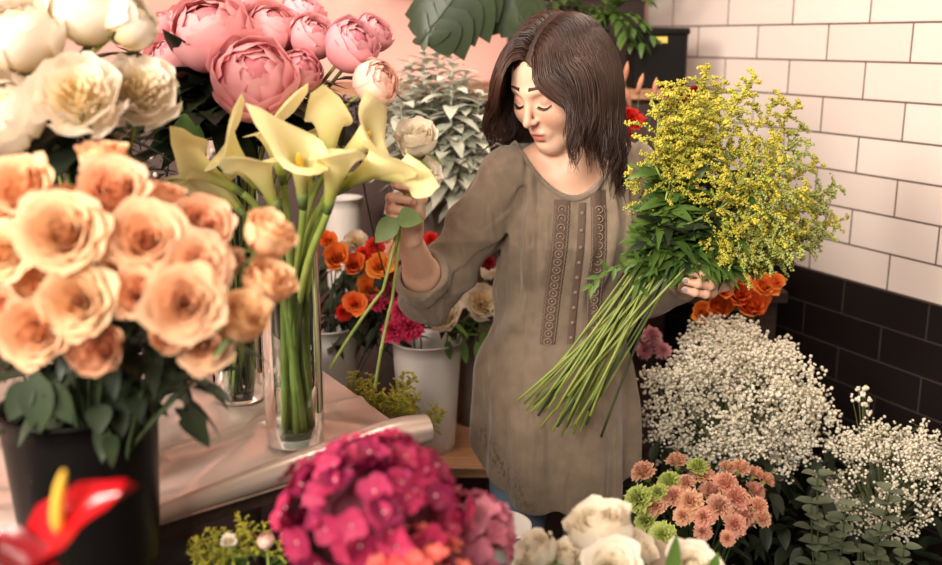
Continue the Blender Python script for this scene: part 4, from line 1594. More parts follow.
# the broad leaf that hangs against the bucket
o = thing('rose_leaf_spray', 'broad green leaf drooping against the black bucket', 'leaf', at(38, 372, 1.16))
mb = MB()
leaf(mb, (0, 0, 0), (-.05, -.15, -1), (0, -1, .2), .075, .045, .1); leaf(mb, (.01, 0, -.01), (.5, -.1, -1), (0, -1, .2), .06, .035, .1)
leaf(mb, (-.01, 0, -.01), (-.6, -.1, -.9), (0, -1, .2), .06, .035, .1)
mb.tube([(0, 0, 0), (.0, .03, .06)], .002, 5)
mb.build('leaves', principled('shaded_leaf', srgb(52, 66, 34), .5, col2=srgb(40, 52, 28)), o)

# ---- white peonies, glass vase hidden behind the roses
wv = at(95, 300, 1.52); wv = np.array([wv[0] - .03, wv[1], TZP])
v_, _ = vessel('glass_vase', 'clear glass vase of the white peonies behind the peach roses', 'vase', wv, .36, .058, .062, M_glass, wall=.003)
mb = MB(); mb.lathe([(0, .009), (.053, .009), (.056, .20), (0, .20)], 30); mb.build('water', M_water, v_)
WP = [
    (76, 95, 96, 1.34, 'o', 0, 'wide open white peony with yellow heart, biggest of the white ones'),
    (139, 90, 84, 1.42, 'o', 1, 'ruffled white peony with creamy yellow middle beside the pink peonies'),
    (20, 34, 84, 1.40, 'b', 0, 'round white peony in the upper left corner'),
    (2, 112, 88, 1.36, 'b', 0, 'white peony cut by the left edge above the roses'),
    (88, 6, 84, 1.44, 'b', 1, 'closed white peony bud at the very top'),
    (50, -6, 62, 1.47, 'b', 1, 'closed white peony bud at the top, half out of the picture'),
    (132, 22, 58, 1.43, 'b', 1, 'smooth egg-shaped white peony bud pointing right at the top'),
    (96, 128, 60, 1.48, 'o', 1, 'white peony half hidden under the wide open one'),
]
wc = np.array([wv[0], wv[1], 1.40])
ends = vase_pts(wv, len(WP), .035, 8)
for (px, py, dpx, Y, k, q, lab), e in zip(WP, ends):
    h = at(px, py, Y)
    msh = WPEONY[q] if k == 'o' else WBALL[q]
    s = dpx * Y / 1000 / (.118 if k == 'o' else .104)
    mid = np.array([lerp(wv[0], h[0], .3), lerp(wv[1], h[1], .3), TZP + .36])
    a = toward(h, wc, .5, 1.1 if k == 'o' else .4)
    if 'egg-shaped' in lab: a = norm((.8, -.2, .45))
    flower('white_peony', lab, 'peony', 'white peonies', msh, h, a, s, e, .0035, M_stem, mids=mid, base_off=.045, leaves=4, lsize=.11, llim=(.08, .5))
lf = thing('peony_foliage', 'dark green leaves between the white peonies', 'leaves', (wv[0], wv[1], 1.36), kind='stuff')
mb = MB(); r = random.Random(9)
for i in range(120):
    a = r.uniform(0, 6.28); q = r.uniform(.0, .12)
    p = np.array([q * cos(a), q * sin(a) + .02, r.uniform(-.10, .24)])
    leaf(mb, p, (cos(a), sin(a) * .6, r.uniform(-.2, .9)), (0, 0, 1), r.uniform(.08, .13), r.uniform(.024, .036), r.uniform(.1, .5))
mb.build('leaves', M_leaf_d, lf)

# ---- pink peonies in a tall glass vase
pv = at(240, 398, 1.93); pv = np.array([pv[0], pv[1], TZP])
PVH = at(235, 138, 1.93)[2] - TZP
v_, _ = vessel('glass_vase', 'tall clear glass vase of the pink peonies, standing farther back on the table', 'vase', pv, PVH, .052, .058, M_glass, wall=.003)
mb = MB(); mb.lathe([(0, .009), (.048, .009), (.050, .15), (0, .15)], 30); mb.build('water', M_water, v_)
PP = [
    (210, 32, 74, 1.80, 0, 'large round pink peony with a dark rosy eye at its top'),
    (255, 79, 76, 1.74, 1, 'large pink peony hanging lowest over the dark leaves'),
    (172, 57, 46, 1.82, 2, 'deep pink peony squeezed against the ruffled white one'),
    (272, 29, 52, 1.86, 1, 'soft pink peony between the large one and the top right cluster'),
    (299, 71, 42, 1.78, 0, 'small round pink peony bud right of the lowest bloom'),
    (312, 37, 42, 1.84, 2, 'rosy pink peony bud with crumpled petals in the right half'),
    (352, 45, 50, 1.80, 0, 'plump pink peony at the right side, above the pale one'),
    (374, 34, 34, 1.88, 1, 'pink peony peeping out behind the plump right one'),
    (376, 83, 44, 1.76, 3, 'pale blush peony bud, rightmost and lowest of the pink bunch'),
    (186, 20, 40, 1.90, 1, 'pink peony behind the left shoulder of the large round one'),
    (243, 6, 42, 1.92, 2, 'pale pink peony at the top edge behind the large round one'),
    (304, 14, 38, 1.92, 1, 'pink peony at the back of the right cluster, near the top'),
    (158, 30, 34, 1.88, 2, 'salmon pink peony beside the egg-shaped white bud'),
]
pc = np.array([pv[0] + .04, pv[1], TZP + .58])
ends = vase_pts(pv, len(PP), .03, 12)
for (px, py, dpx, Y, q, lab), e in zip(PP, ends):
    h = at(px, py, Y)
    msh = PPALE[0] if q == 3 else PPEONY[q]
    s = dpx * 1.16 * Y / 1000 / .104
    mid = np.array([lerp(pv[0], h[0], .25), lerp(pv[1], h[1], .25), TZP + PVH - .03])
    flower('pink_peony', lab, 'peony', 'pink peonies', msh, h, toward(h, pc, .8, .35), s, e, .0035, M_stem, mids=mid, base_off=.045, leaves=2, lmat=M_leaf_d, lsize=.12, llim=(.1, .4))
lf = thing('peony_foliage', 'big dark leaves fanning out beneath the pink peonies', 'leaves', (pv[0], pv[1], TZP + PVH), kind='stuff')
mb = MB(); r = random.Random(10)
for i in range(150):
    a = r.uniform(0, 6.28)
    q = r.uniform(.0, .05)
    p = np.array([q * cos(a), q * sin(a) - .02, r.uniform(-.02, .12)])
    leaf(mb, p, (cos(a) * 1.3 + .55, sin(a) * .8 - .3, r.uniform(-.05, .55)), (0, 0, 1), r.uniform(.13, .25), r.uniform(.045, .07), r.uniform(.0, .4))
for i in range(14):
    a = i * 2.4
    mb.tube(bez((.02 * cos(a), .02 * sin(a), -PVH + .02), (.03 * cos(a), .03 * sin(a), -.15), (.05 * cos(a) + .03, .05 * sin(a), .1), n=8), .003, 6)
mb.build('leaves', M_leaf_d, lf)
o = thing('loose_leaf', 'single bright green leaf hanging between the ruffled white peony and the calla vase', 'leaf', at(183, 112, 1.7))
mb = MB(); leaf(mb, (0, 0, 0), (.18, 0, -1), (0, -1, .1), .12, .055, .1); mb.tube([(0, 0, 0), (-.02, .05, .05)], .002, 5); mb.build('blade', M_leaf, o)

# ---- calla lilies in the cylinder vase
cv = at(296, 443, 1.705); cv = np.array([cv[0], cv[1], TZP])
CVH = at(296, 247, 1.65)[2] - TZP + .02
v_, _ = vessel('glass_vase', 'tall glass cylinder of calla lilies on the silvery pink paper', 'vase', cv, CVH, .0525, .0535, M_glass, wall=.003)
mb = MB(); mb.lathe([(0, .020), (.0485, .020), (.049, .105), (0, .105)], 36); mb.build('water', M_water, v_)
mb = MB(); mb.lathe([(0, .0), (.050, .0), (.052, .004), (.0515, .016), (.048, .019), (0, .019)], 36)
gb = mb.build('glass_foot', principled('thick_glass', srgb(206, 206, 196), .08, spec=.8, transl=.4), v_)
CL = [  # px, py of the mouth's middle, length factor, aim (x right, y away, z up)
    (206, 170, 1.62, .95, (-.75, -.15, .55), 'calla lily reaching farthest left, its frilled lip over the peach roses'),
    (236, 158, 1.60, 1.05, (-.45, -.35, .75), 'broad cream calla lily on the left side of the vase'),
    (262, 178, 1.56, .95, (-.3, -.35, .85), 'calla lily facing the window, low in the left half'),
    (275, 140, 1.66, 1.05, (-.12, -.15, 1), 'calla lily with a narrow curled tip rising at the top left'),
    (300, 165, 1.55, 1.15, (.05, -.45, .85), 'calla lily in the middle of the bunch with a wide pale trumpet'),
    (329, 135, 1.68, 1.05, (.05, -.05, 1), 'calla lily with a pointed tip standing tallest of the bunch'),
    (336, 172, 1.56, 1.10, (.25, -.40, .85), 'yellow-green calla lily facing the window, right of the middle'),
    (362, 140, 1.70, 1.10, (.65, .05, .60), 'greenish calla lily whose tip points right, towards the held rose'),
    (372, 170, 1.60, 1.05, (.8, -.25, .5), 'pale calla lily leaning right below the greenish one'),
    (396, 174, 1.60, .95, (1, -.15, .05), 'calla lily reaching farthest right, in front of the hand'),
    (222, 192, 1.64, .85, (-.6, .1, .6), 'green-throated calla lily tucked under the farthest left one'),
    (312, 145, 1.74, .90, (.0, .25, 1), 'calla lily at the back of the bunch, between the two tallest'),
]
ends = vase_pts(cv, len(CL), .034, 21)
for i, (px, py, Y, s, a, lab) in enumerate(CL):
    a = norm(a)
    h = at(px, py, Y) - a * .055 * s
    e = ends[i] + np.array([0, 0, .012])
    mid = np.array([cv[0] + (h[0] - cv[0]) * .12, cv[1] + (h[1] - cv[1]) * .2, TZP + CVH * .9])
    flower('calla_lily', lab, 'calla lily', 'calla lilies in the glass cylinder', CALLA[i % 4], h, a, s * 1.1, e, .0062, M_stem, mids=mid, base_off=.012, bend=.28)

# ---- dark sprays with small pale berries behind the white peonies
bs = at(150, 175, 1.98)
t = thing('berry_spray', 'dark leafy spray dotted with small pale buds behind the white peonies', 'foliage', (bs[0], bs[1], 1.1))
mb = MB(); r = random.Random(6)
C = []
for i in range(9):
    a = r.uniform(0, 6.28)
    top_ = np.array([r.uniform(-.13, .06), r.uniform(-.05, .1), r.uniform(.20, .42)])
    pts = bez((0, 0, -.19), (0, 0, .1), top_, n=8)
    mb.tube(pts, .002, 5)
    for k in range(16):
        p = pts[r.randint(3, 7)]
        d = (r.uniform(-1, 1), r.uniform(-1, 1), r.uniform(-.3, .6))
        leaf(mb, p, d, (0, 0, 1), r.uniform(.03, .05), r.uniform(.016, .022), .3, n=5)
    for k in range(5):
        p = pts[r.randint(4, 7)] + np.array([r.uniform(-.04, .04), r.uniform(-.04, .02), r.uniform(-.03, .03)])
        C.append(p)
mb.build('leaves', M_leaf_d, t)
mb = MB(); blobs(mb, np.array(C), .0065, 'ico', .1); mb.build('buds', M_gyp, t)
vessel('dark_bottle_vase', 'dark vase of the leafy budded spray at the back of the table', 'vase', (bs[0], bs[1], TZP), .22, .04, .045, M_black_c)

# ---- anthurium low in the left corner
ah = at(70, 532, .80)
t = thing('anthurium', 'red anthurium with an upright yellow spike, nearest flower at the lower left', 'anthurium', ah)
mb = MB()
nu, nv = 14, 9
s = np.linspace(0, 1, nu)[:, None]; u = np.linspace(-1, 1, nv)[None, :]
w_ = .026 * np.sin(np.clip(s ** .8, 0, 1) * pi) ** .75
x = lerp(-.060, .062, s) + 0 * u
y = u * w_
z = .012 * u ** 2 + .016 * np.sin(s * 2.6) - .008 + .003 * np.sin(s * 20) * np.abs(u)
P = np.stack([x, y + 0 * s, z], -1)
Ra = rot('y', radians(-34)) @ rot('x', radians(34))
mb.grid((P * (1.25, 1.15, 1.0)) @ Ra.T)
mb.build('spathe', principled('red_spathe', srgb(176, 18, 26), .22, spec=.6, bump=.25, bscale=60), t)
mb = MB(); mb.tube(bez((-.010, 0, .002), (-.008, -.005, .030), (.004, -.008, .062), n=10), [.0042, .0055, .006, .006, .0058, .0056, .0052, .0046, .0036, .0018], 9)
mb.build('spadix', M_spadix, t)
mb = MB(); mb.tube(bez((-.012, 0, 0), (-.010, .0, -.08), (.0, .02, -.24), n=10), .0028, 7); mb.build('stem', M_stem_d, t)
t = thing('anthurium', 'second red anthurium mostly below the picture, in the bottom left corner', 'anthurium', at(14, 566, .78))
mb = MB(); P2_ = P * .9; mb.grid(P2_ @ (rot('z', 2.6) @ rot('y', radians(-15))).T); mb.build('spathe', principled('dark_red_spathe', srgb(122, 14, 22), .25, spec=.6, bump=.25, bscale=60), t)
mb = MB(); mb.tube(bez((0, 0, 0), (-.0, .0, -.08), (.0, .02, -.22), n=10), .0028, 7); mb.build('stem', M_stem_d, t)

# ---- hydrangeas in front
def hydrangea(px, py, Y, R, mats, label, seed, n=105, fr=.020, base=.62):
    h = at(px, py, Y)
    t = thing('hydrangea', label, 'hydrangea', h, 'hydrangeas')
    link('flower_head', hydrangea_mesh('hydrangea_head', mats, seed, R, n, fr), t)
    mb = MB(); mb.tube(bez((0, 0, -R * .4), (0, 0, -.2), (.01, .02, base - h[2]), n=8), .005, 8); mb.build('stem', M_stem_d, t)
    mb = MB(); r = random.Random(seed)
    for i in range(6):
        a = i * 1.05
        leaf(mb, (.02 * cos(a), .02 * sin(a), -R * .75), (cos(a), sin(a), -.35), (0, 0, 1), .11, .07, .4)
    mb.build('leaves', M_leaf_d, t)
    return h


h1 = hydrangea(372, 516, 1.06, .098, [M_hyd, M_hydc, M_hydin], 'big magenta hydrangea head at the bottom, in front of the table corner', 5, 120, .0195)
h2 = hydrangea(462, 538, 1.15, .062, [M_hyd3, M_hydc, M_hydin], 'pink hydrangea head peeping out right of the magenta one', 6, 60, .016)
h3 = hydrangea(412, 592, .98, .072, [M_hyd2, M_hydc, M_hydin], 'coral red hydrangea head at the bottom edge below the magenta one', 7, 90, .012)
LEDGE = .55
vessel('grey_bucket', 'zinc bucket below the picture holding the hydrangeas', 'bucket', (h1[0] + .02, h1[1] + .03, LEDGE), .34, .08, .10, M_grey_c)
t = thing('window_bench', 'low dark bench along the shop window carrying the nearest flowers', 'bench', (.42, .97, 0))
mb = MB(); mb.box((0, 0, LEDGE - .02), (1.75, .86, .04), bev=.004); mb.build('seat_board', M_darkwood, t, smooth=False)
for x_ in (-.85, .85):
    mb = MB(); mb.box((x_, 0, (LEDGE - .04) / 2), (.04, .78, LEDGE - .04)); mb.build('leg', M_darkwood, t, smooth=False)
vessel('black_pot', 'black pot on the window bench holding the red anthuriums', 'pot', (ah[0] + .01, ah[1] + .02, LEDGE), .30, .05, .07, M_black_c)


# ---- goldenrod: prototype plumes
def plume_mesh(name, seed, L=.17, n=13, bud=.0030, mats=None, per=44, spread=.45):
    g_ = random.Random(seed); mb = MB(); C = []
    main = bez((0, 0, 0), (0, 0, L * .6), (L * .12, 0, L), n=10)
    mb.mat = 1
    mb.tube(main, np.linspace(.0016, .0006, 10), 4)
    for i in range(n):
        u = (i + .3) / n
        k = u * 9; p = lerp(main[int(k)], main[min(int(k) + 1, 9)], k - int(k))
        a = i * 2.4
        l_ = L * spread * (1 - u * .75) * g_.uniform(.7, 1.15)
        e = p + np.array([cos(a) * l_, sin(a) * l_, l_ * .55])
        c = (p + e) / 2 + np.array([0, 0, l_ * .28])
        br = bez(p, c, e + np.array([0, 0, -l_ * .10]), n=6)
        mb.tube(br, .0006, 3, cap=False)
        m_ = int(per * (1 - .5 * u))
        for j in range(m_):
            q = g_.uniform(.12, 1) * 5; pp_ = lerp(br[int(q)], br[min(int(q) + 1, 5)], q - int(q))
            C.append(pp_ + np.array([g_.gauss(0, .003), g_.gauss(0, .003), abs(g_.gauss(0.001, .0032))]))
    for j in range(int(per * 1.0)):
        q = g_.uniform(5, 9); pp_ = lerp(main[int(q)], main[min(int(q) + 1, 9)], q - int(q))
        C.append(pp_ + np.array([g_.gauss(0, .003), g_.gauss(0, .003), abs(g_.gauss(0, .003))]))
    mb.mat = 0
    g2 = np.random.default_rng(seed)
    blobs(mb, np.array(C), bud * g2.uniform(.7, 1.25, len(C)), 'oct', .3, seed)
    return mb.mesh(name, mats)


PLUME = [plume_mesh('goldenrod_plume', 90 + i, mats=[M_yellow, M_stem]) for i in range(4)]
PLUME2 = [plume_mesh('goldenrod_plume', 95 + i, mats=[M_yellow_d, M_stem_d]) for i in range(3)]

GS = []


def goldenrod(label, head, foot, group, plumes=6, sc=.5, seed=0, spread=.05):
    t = thing('goldenrod_sprig', label, 'goldenrod', head, group)
    r = random.Random(seed)
    off = np.asarray(foot) - np.asarray(head)
    for k in range(plumes):
        d = np.array([r.uniform(-1, 1), r.uniform(-.6, .6), .9])
        p = np.array([d[0], d[1], 0]) * spread * .5
        link('flower_plume', PLUME[k % 4], t, M=m4(frame_from(norm(d), (0, 1, .1)) @ rot('z', r.uniform(0, 6)), p, sc * r.uniform(.8, 1.2)))
    mb = MB(); mb.tube(bez((0, 0, 0), (0, 0, -.08), off, n=8), .0022, 6); mb.build('stem', M_stem, t)
    mb = MB()
    for k in range(8):
        leaf(mb, (0, 0, -.01 * k), (r.uniform(-1, 1), r.uniform(-1, 1), .4), (0, 0, 1), .05, .012, .3, n=5)
    mb.build('leaves', M_leaf, t)


# behind the table edge, towards the white buckets
gb_ = at(392, 430, 2.22)
for i, (px, py, lab) in enumerate(((372, 402, 'goldenrod sprig nearest the dangling rose stem behind the table edge'), (388, 420, 'goldenrod sprig in the middle of the group behind the table edge'), (407, 424, 'goldenrod sprig closest to the tall white bucket'), (392, 406, 'goldenrod sprig topmost at the back of the group behind the table edge'))):
    goldenrod(lab, at(px, py + 16, 2.18), (gb_[0], gb_[1], .50), 'goldenrod behind the table edge', 6, .60, i)
vessel('dark_bucket', 'dark bucket on the floor behind the table holding goldenrod', 'bucket', (gb_[0], gb_[1], .005), .60, .09, .11, M_black_c)
# under the front edge, with spray roses
gb_ = at(232, 565, 1.37)
for i, (px, py, lab) in enumerate(((198, 552, 'goldenrod sprig farthest left under the rolled paper edge'), (222, 545, 'goldenrod sprig left of the cream spray rose'), (248, 540, 'goldenrod sprig between the two spray roses'), (268, 532, 'goldenrod sprig farthest right, touching the rolled paper edge'), (236, 560, 'goldenrod sprig low at the bottom edge between the spray roses'))):
    goldenrod(lab, at(px, py + 22, 1.36), (gb_[0], gb_[1], .42), 'goldenrod under the rolled paper edge', 4, .34, 10 + i)
for px, py, k, lab in ((229, 541, 0, 'cream spray rose among the goldenrod under the table edge'), (266, 541, 1, 'pink-tipped spray rose among the goldenrod under the table edge')):
    h = at(px, py, 1.33)
    flower('spray_rose', lab, 'rose', 'spray roses under the table edge', WROSE[1] if k == 0 else PPALE[0], h, (0, -.5, 1), 16 * 1.33 / 1000 / .08, (gb_[0], gb_[1], .42), .002, M_stem)
vessel('dark_bucket', 'dark bucket in front of the table holding goldenrod and spray roses', 'bucket', (gb_[0], gb_[1], .005), .62, .08, .10, M_black_c)

# ---- white roses in paper at the bottom right of the middle
WR_ = [
    (600, 528, 84, 1.30, 0, (-.22, -.18, 1), 'big half-open white rose pointing up, tallest of the wrapped bunch'),
    (536, 552, 56, 1.32, 2, (-.7, -.3, .7), 'white rose at the left end of the wrapped bunch'),
    (568, 554, 40, 1.34, 2, (.1, -.4, .8), 'white rose between the left end and the tallest one'),
    (636, 548, 54, 1.36, 0, (.5, -.2, .8), 'white rose tucked behind the right shoulder of the tallest one'),
    (612, 570, 62, 1.22, 1, (0, -.75, .7), 'blush-centred white rose facing the window at the bottom edge'),
    (694, 568, 58, 1.28, 1, (.2, -.5, .8), 'white rose by the green leaf at the right of the wrapped bunch'),
]
wb_ = at(625, 600, 1.30)
for px, py, dpx, Y, k, a, lab in WR_:
    h = at(px, py, Y)
    flower('white_rose', lab, 'rose', 'white roses in paper', WROSE[k], h, a, dpx * Y / 1000 / .078, (wb_[0], wb_[1], .62), .0028, M_stem, leaves=2, lsize=.06, llim=(.1, .35), lmat=M_leaf)
o = thing('rose_leaf_spray', 'upright green leaves rising beside the white rose at the bottom edge', 'leaf', at(690, 585, 1.26))
mb = MB()
leaf(mb, (-.030, 0, -.02), (.08, 0, 1), (0, -1, 0), .10, .024, .05); leaf(mb, (.012, -.01, -.02), (.25, -.1, 1), (0, -1, .3), .085, .026, .05)
leaf(mb, (-.05, .01, -.02), (-.35, 0, 1), (0, -1, .2), .06, .022, .05)
mb.tube([(-.03, 0, -.02), (-.02, .03, -.3)], .002, 5); mb.tube([(.012, -.01, -.02), (-.01, .03, -.3)], .002, 5)
mb.build('leaves', M_leaf, o)
# the paper cone round them
M_kraft = principled('cream_wrapping_paper', srgb(214, 190, 164), .7, col2=srgb(200, 172, 146), nscale=8, bump=.2, bscale=60, transl=.2)
t = thing('flower_wrap', 'cream paper wrapped round the white roses, its corners standing up at the right', 'wrapping paper', (wb_[0] + .05, wb_[1] + .01, .56))
mb = MB()
A = np.linspace(-2.6, 3.2, 60)
rows = []
for s_ in np.linspace(0, 1, 14):
    row = []
    for a in A:
        topz = .225 + .075 * abs(((a * 1.1 + .35) % 2) - 1) + .02 * math.exp(-((a - .42) / .2) ** 2) - .10 * (sin(a) < 0) * abs(sin(a))
        r_ = .035 + (.125 + .02 * cos(3 * a)) * s_ ** 1.2
        row.append((r_ * cos(a) * 1.15, r_ * sin(a) * .8, topz * s_))
    rows.append(row)
mb.grid(np.array(rows)); mb.build('paper', M_kraft, t)
t = thing('flower_wrap', 'pointed fold of cream paper at the bottom edge, right of the white roses', 'wrapping paper', at(795, 632, 1.25))
mb = MB()
rows = []
for s_ in np.linspace(0, 1, 14):
    rows.append([(.02 * 0 + (.02 + .075 * s_) * cos(a), (.02 + .06 * s_) * sin(a), s_ * (.080 + .055 * max(0, cos(a - 4.2)) ** 2)) for a in np.linspace(2.6, 6.6, 30)])
mb.grid(np.array(rows)); mb.build('paper', M_kraft, t)
vessel('grey_bucket', 'zinc bucket below the picture holding the wrapped white roses', 'bucket', (wb_[0] + .02, wb_[1] + .02, LEDGE), .22, .07, .085, M_grey_c)
# ================================================================== the rose she holds up
hr = at(416, 143, 1.835)
sd = RG @ np.array([0, 0, 1.0])
f1 = thing('white_rose', 'white rose held up in her raised hand, its two bare green stems hanging', 'rose', hr)
link('bloom', WROSE[2], f1, M=m4(frame_from(norm((-.12, -.62, .85))), (0, 0, .008), 1.18))
link('bloom', WROSE[2], f1, M=m4(frame_from(norm((.55, -.65, .5))), tuple(at(424, 174, 1.87) - hr), 1.0))
c0 = g(-.004, 0, .0)
mb = MB(); mb.tube(bez((-.002, 0, -.03), (.0, 0, -.07), c0 - hr, n=8), .0030, 8)
for endp, midp in ((at(330, 369, 1.70), at(383, 290, 1.76)), (at(375, 388, 1.74), at(392, 300, 1.80))):
    k = bez(c0 - hr, (lerp(c0, midp, .45) + (.003, 0, .0)) - hr, midp - hr, n=8)
    k2 = bez(midp - hr, lerp(midp, endp, .5) - hr + (-.004, 0, .006), endp - hr, n=8)
    pts = np.concatenate([k, k2[1:]])
    mb.tube(pts, .0031, 8)
    for q in (4, 8, 11):
        ball(mb, pts[q], .0042, 7, 5)
        mb.tube([pts[q], pts[q] + (.004, -.003, .005)], [.0012, .0002], 4)
mb.build('stem', M_stem, f1)
mb = MB()
lb = g(-.008, -.034, -.022) - hr
leaf(mb, lb, (-.75, -.3, -.75), (0, -1, .3), .058, .040, .1, tipw=1.0); leaf(mb, lb, (.85, -.35, .12), (-.2, -1, .6), .050, .040, .25)
leaf(mb, np.array([-.004, -.01, -.025]), (-.5, -.4, -.3), (0, 0, 1), .03, .012, .3)
mb.build('leaves', M_leaf_l, f1)

# ================================================================== the armful of goldenrod
gr0 = at(668, 262, 1.95)
gb = thing('goldenrod_bouquet', 'armful of flowering goldenrod cradled in her left arm, cut stems fanning down', 'goldenrod', gr0)
rb = random.Random(77)
CUTS = [(517, 401), (524, 404), (531, 412), (538, 416), (546, 420), (540, 428), (552, 431), (558, 421), (561, 436), (566, 428), (573, 434), (575, 424), (580, 431), (584, 419), (570, 414), (589, 411), (601, 437), (556, 410), (545, 405), (535, 396), (563, 402), (550, 398), (578, 408), (528, 398), (592, 400), (568, 420), (557, 427), (586, 425), (543, 412), (550, 415), (572, 428), (533, 405), (560, 415), (597, 395), (582, 402), (565, 410), (540, 402), (575, 415), (526, 410), (590, 416), (548, 408), (568, 396), (582, 428), (537, 409), (555, 396), (576, 401)]
POLY = [(650, 108), (672, 100), (690, 92), (712, 96), (738, 92), (760, 112), (782, 122), (788, 148), (802, 175), (815, 200), (820, 222), (802, 236), (784, 246), (766, 240), (750, 224)]
TOPS = []
for i, p in enumerate(POLY): TOPS.append((p[0], p[1], 0))
while len(TOPS) < len(CUTS):
    a = rb.choice(POLY); q = rb.uniform(.70, 1.0)
    TOPS.append((lerp(680, a[0], q) + rb.uniform(-8, 8), lerp(230, a[1], q) + rb.uniform(-8, 8), 1))
order = sorted(range(len(TOPS)), key=lambda i: math.atan2(-(TOPS[i][1] - 262), TOPS[i][0] - 668))
cuts = sorted(CUTS, key=lambda c: c[0] + rb.uniform(-25, 25))
for n_, i in enumerate(order):
    tx, ty, inner = TOPS[i]
    cxx, cyy = cuts[n_]
    u = rb.uniform(0, 1)
    Yc = rb.uniform(1.83, 1.93); Yg = rb.uniform(1.895, 1.985)
    Yt = (rb.uniform(1.84, 2.0) if inner else rb.uniform(1.92, 2.10))
    if tx < 690: Yt = rb.uniform(1.85, 1.95)
    C_ = at(cxx, cyy, Yc); Gp = at(668 + rb.uniform(-26, 16) + (tx - 740) * .04, 256 + rb.uniform(-10, 14), Yg); Tp = at(tx, ty + 6, Yt)
    d_out = norm(Tp - Gp)
    if Yc > 1.90: pass
    Cc = Gp + (Gp - C_) * -.5
    seg1 = bez(C_, lerp(C_, Gp, .5) + np.array([rb.uniform(-.006, .006), 0, .004]), Gp, n=7)
    T0 = Tp - norm(Tp - Gp + (0, 0, .02)) * .10
    din = norm(Gp - C_)
    seg2 = bez(Gp, Gp + din * .38 * np.linalg.norm(T0 - Gp), T0, n=8)
    pts = np.concatenate([seg1, seg2[1:]]) - gr0
    st = MB(); st.tube(pts, np.linspace(.0028, .0018, len(pts)), 6)
    s_o = st.build('goldenrod_stem', M_stem if rb.random() < .8 else M_stem_d, gb)
    # leaves
    lm = MB()
    for k in range(26):
        q = lerp(6.2, 12.4, k / 25); p = lerp(pts[int(q)], pts[int(q) + 1], q - int(q))
        a = rb.uniform(0, 6.28)
        tdir = norm(pts[int(q) + 1] - pts[int(q)])
        d = norm(tdir * .7 + np.array([cos(a) - .12, sin(a) * .8 - .45, rb.uniform(-.6, .5)]) * .9)
        leaf(lm, p, d, norm((rb.uniform(-.6, .6), -.7, 1)), rb.uniform(.045, .085), rb.uniform(.015, .023), rb.uniform(.1, .6), n=6)
    if n_ % 4 == 0:
        for k in range(4):
            q = rb.uniform(5.2, 7); p = lerp(pts[int(q)], pts[int(q) + 1], q - int(q))
            leaf(lm, p, (rb.uniform(-1, .2), -.5, rb.uniform(-.8, .5)), (0, -1, .5), rb.uniform(.03, .05), .010, .4, n=5)
    lm.build('leaves', M_leaf if rb.random() < .75 else M_leaf_d, s_o)
    tipd = norm(d_out + np.array([.10, -.1, .25]))
    PL = PLUME2 if (tx > 770 and rb.random() < .7) else PLUME
    link('flower_plume', rb.choice(PL), s_o, M=m4(frame_from(tipd, (rb.uniform(-1, 1), rb.uniform(-1, 1), .1)), T0 - gr0 + 0, rb.uniform(.80, 1.0)))
    q = 12.0; p = lerp(pts[11], pts[12], .4)
    link('flower_plume', rb.choice(PL), s_o, M=m4(frame_from(norm(tipd + np.array([rb.uniform(-.7, .7), rb.uniform(-.6, .2), rb.uniform(-.4, .4)]))), tuple(p), rb.uniform(.6, .8)))
# the little leafy twig in front of the lace
lm = MB()
p0 = at(645, 262, 1.86) - gr0; p1 = at(592, 284, 1.84) - gr0
tw = bez(p0, (p0 + p1) / 2 + (0, 0, .03), p1, n=8); lm.tube(tw, .0014, 5)
for k in range(16):
    p = tw[1 + k % 7]; leaf(lm, p, (rb.uniform(-1, .1), -.3, rb.uniform(-.8, .8)), (0, -1, .5), rb.uniform(.022, .036), .009, .3, n=5)
lm.build('side_twig', M_leaf, gb)
# ================================================================== at the back
# high counter along the back wall, dark brown front with a tan wooden top
CY0, CY1 = 2.98, YB
CZ = at(600, 90, CY0)[2]
XR = CORNER[0] - .01
b_ = thing('counter', 'high dark brown counter along the pink back wall with a tan wooden top', 'counter', ((-2.5 + XR) / 2, (CY0 + CY1) / 2, 0))
mb = MB(); W_ = XR + 2.5
mb.box((0, .02, (CZ - .03) / 2), (W_, CY1 - CY0 - .05, CZ - .03)); mb.build('front', M_brownwall, b_, smooth=False)
mb = MB(); mb.box((0, .0, CZ - .015), (W_, CY1 - CY0 - .01, .03), bev=.004); mb.build('counter_top', M_wood, b_, smooth=False)
# dark boarding on the wall behind her head
xa_, xb_ = at(507, 40, YB)[0], CORNER[0] - .02
mb = MB(); mb.box(((xa_ + xb_) / 2, YB - .02, (CZ + ROOM_H) / 2), (xb_ - xa_, .035, ROOM_H - CZ - .01))
o = mb.build('trim_1', principled('dark_board', srgb(62, 42, 37), .7, col2=srgb(50, 33, 30), nscale=6), smooth=False); tag(o, 'dark brown boarding on the back wall', kind='structure')

# black container with a yellow tag, and its neighbours
cpos = at(655, 86, 3.12); cpos = np.array([cpos[0], cpos[1], CZ])
t = thing('storage_tin', 'square black tin with a small yellow tag on the counter by the white tiles', 'tin', cpos)
hh = at(655, 33, 3.12)[2] - CZ
mb = MB(); mb.box((0, 0, hh / 2), (.165, .12, hh), bev=.006); mb.build('body', M_black_c, t, smooth=False)
mb = MB(); mb.box((0, 0, hh + .004), (.175, .13, .02), bev=.005); mb.build('lid', M_black_c, t, smooth=False)
p = at(661, 40, 3.05) - cpos
mb = MB(); mb.box((p[0], -.062, p[2]), (.042, .004, .018), M=None, bev=.001); mb.build('tag', principled('yellow_tag', srgb(206, 178, 84), .6), t, smooth=False)
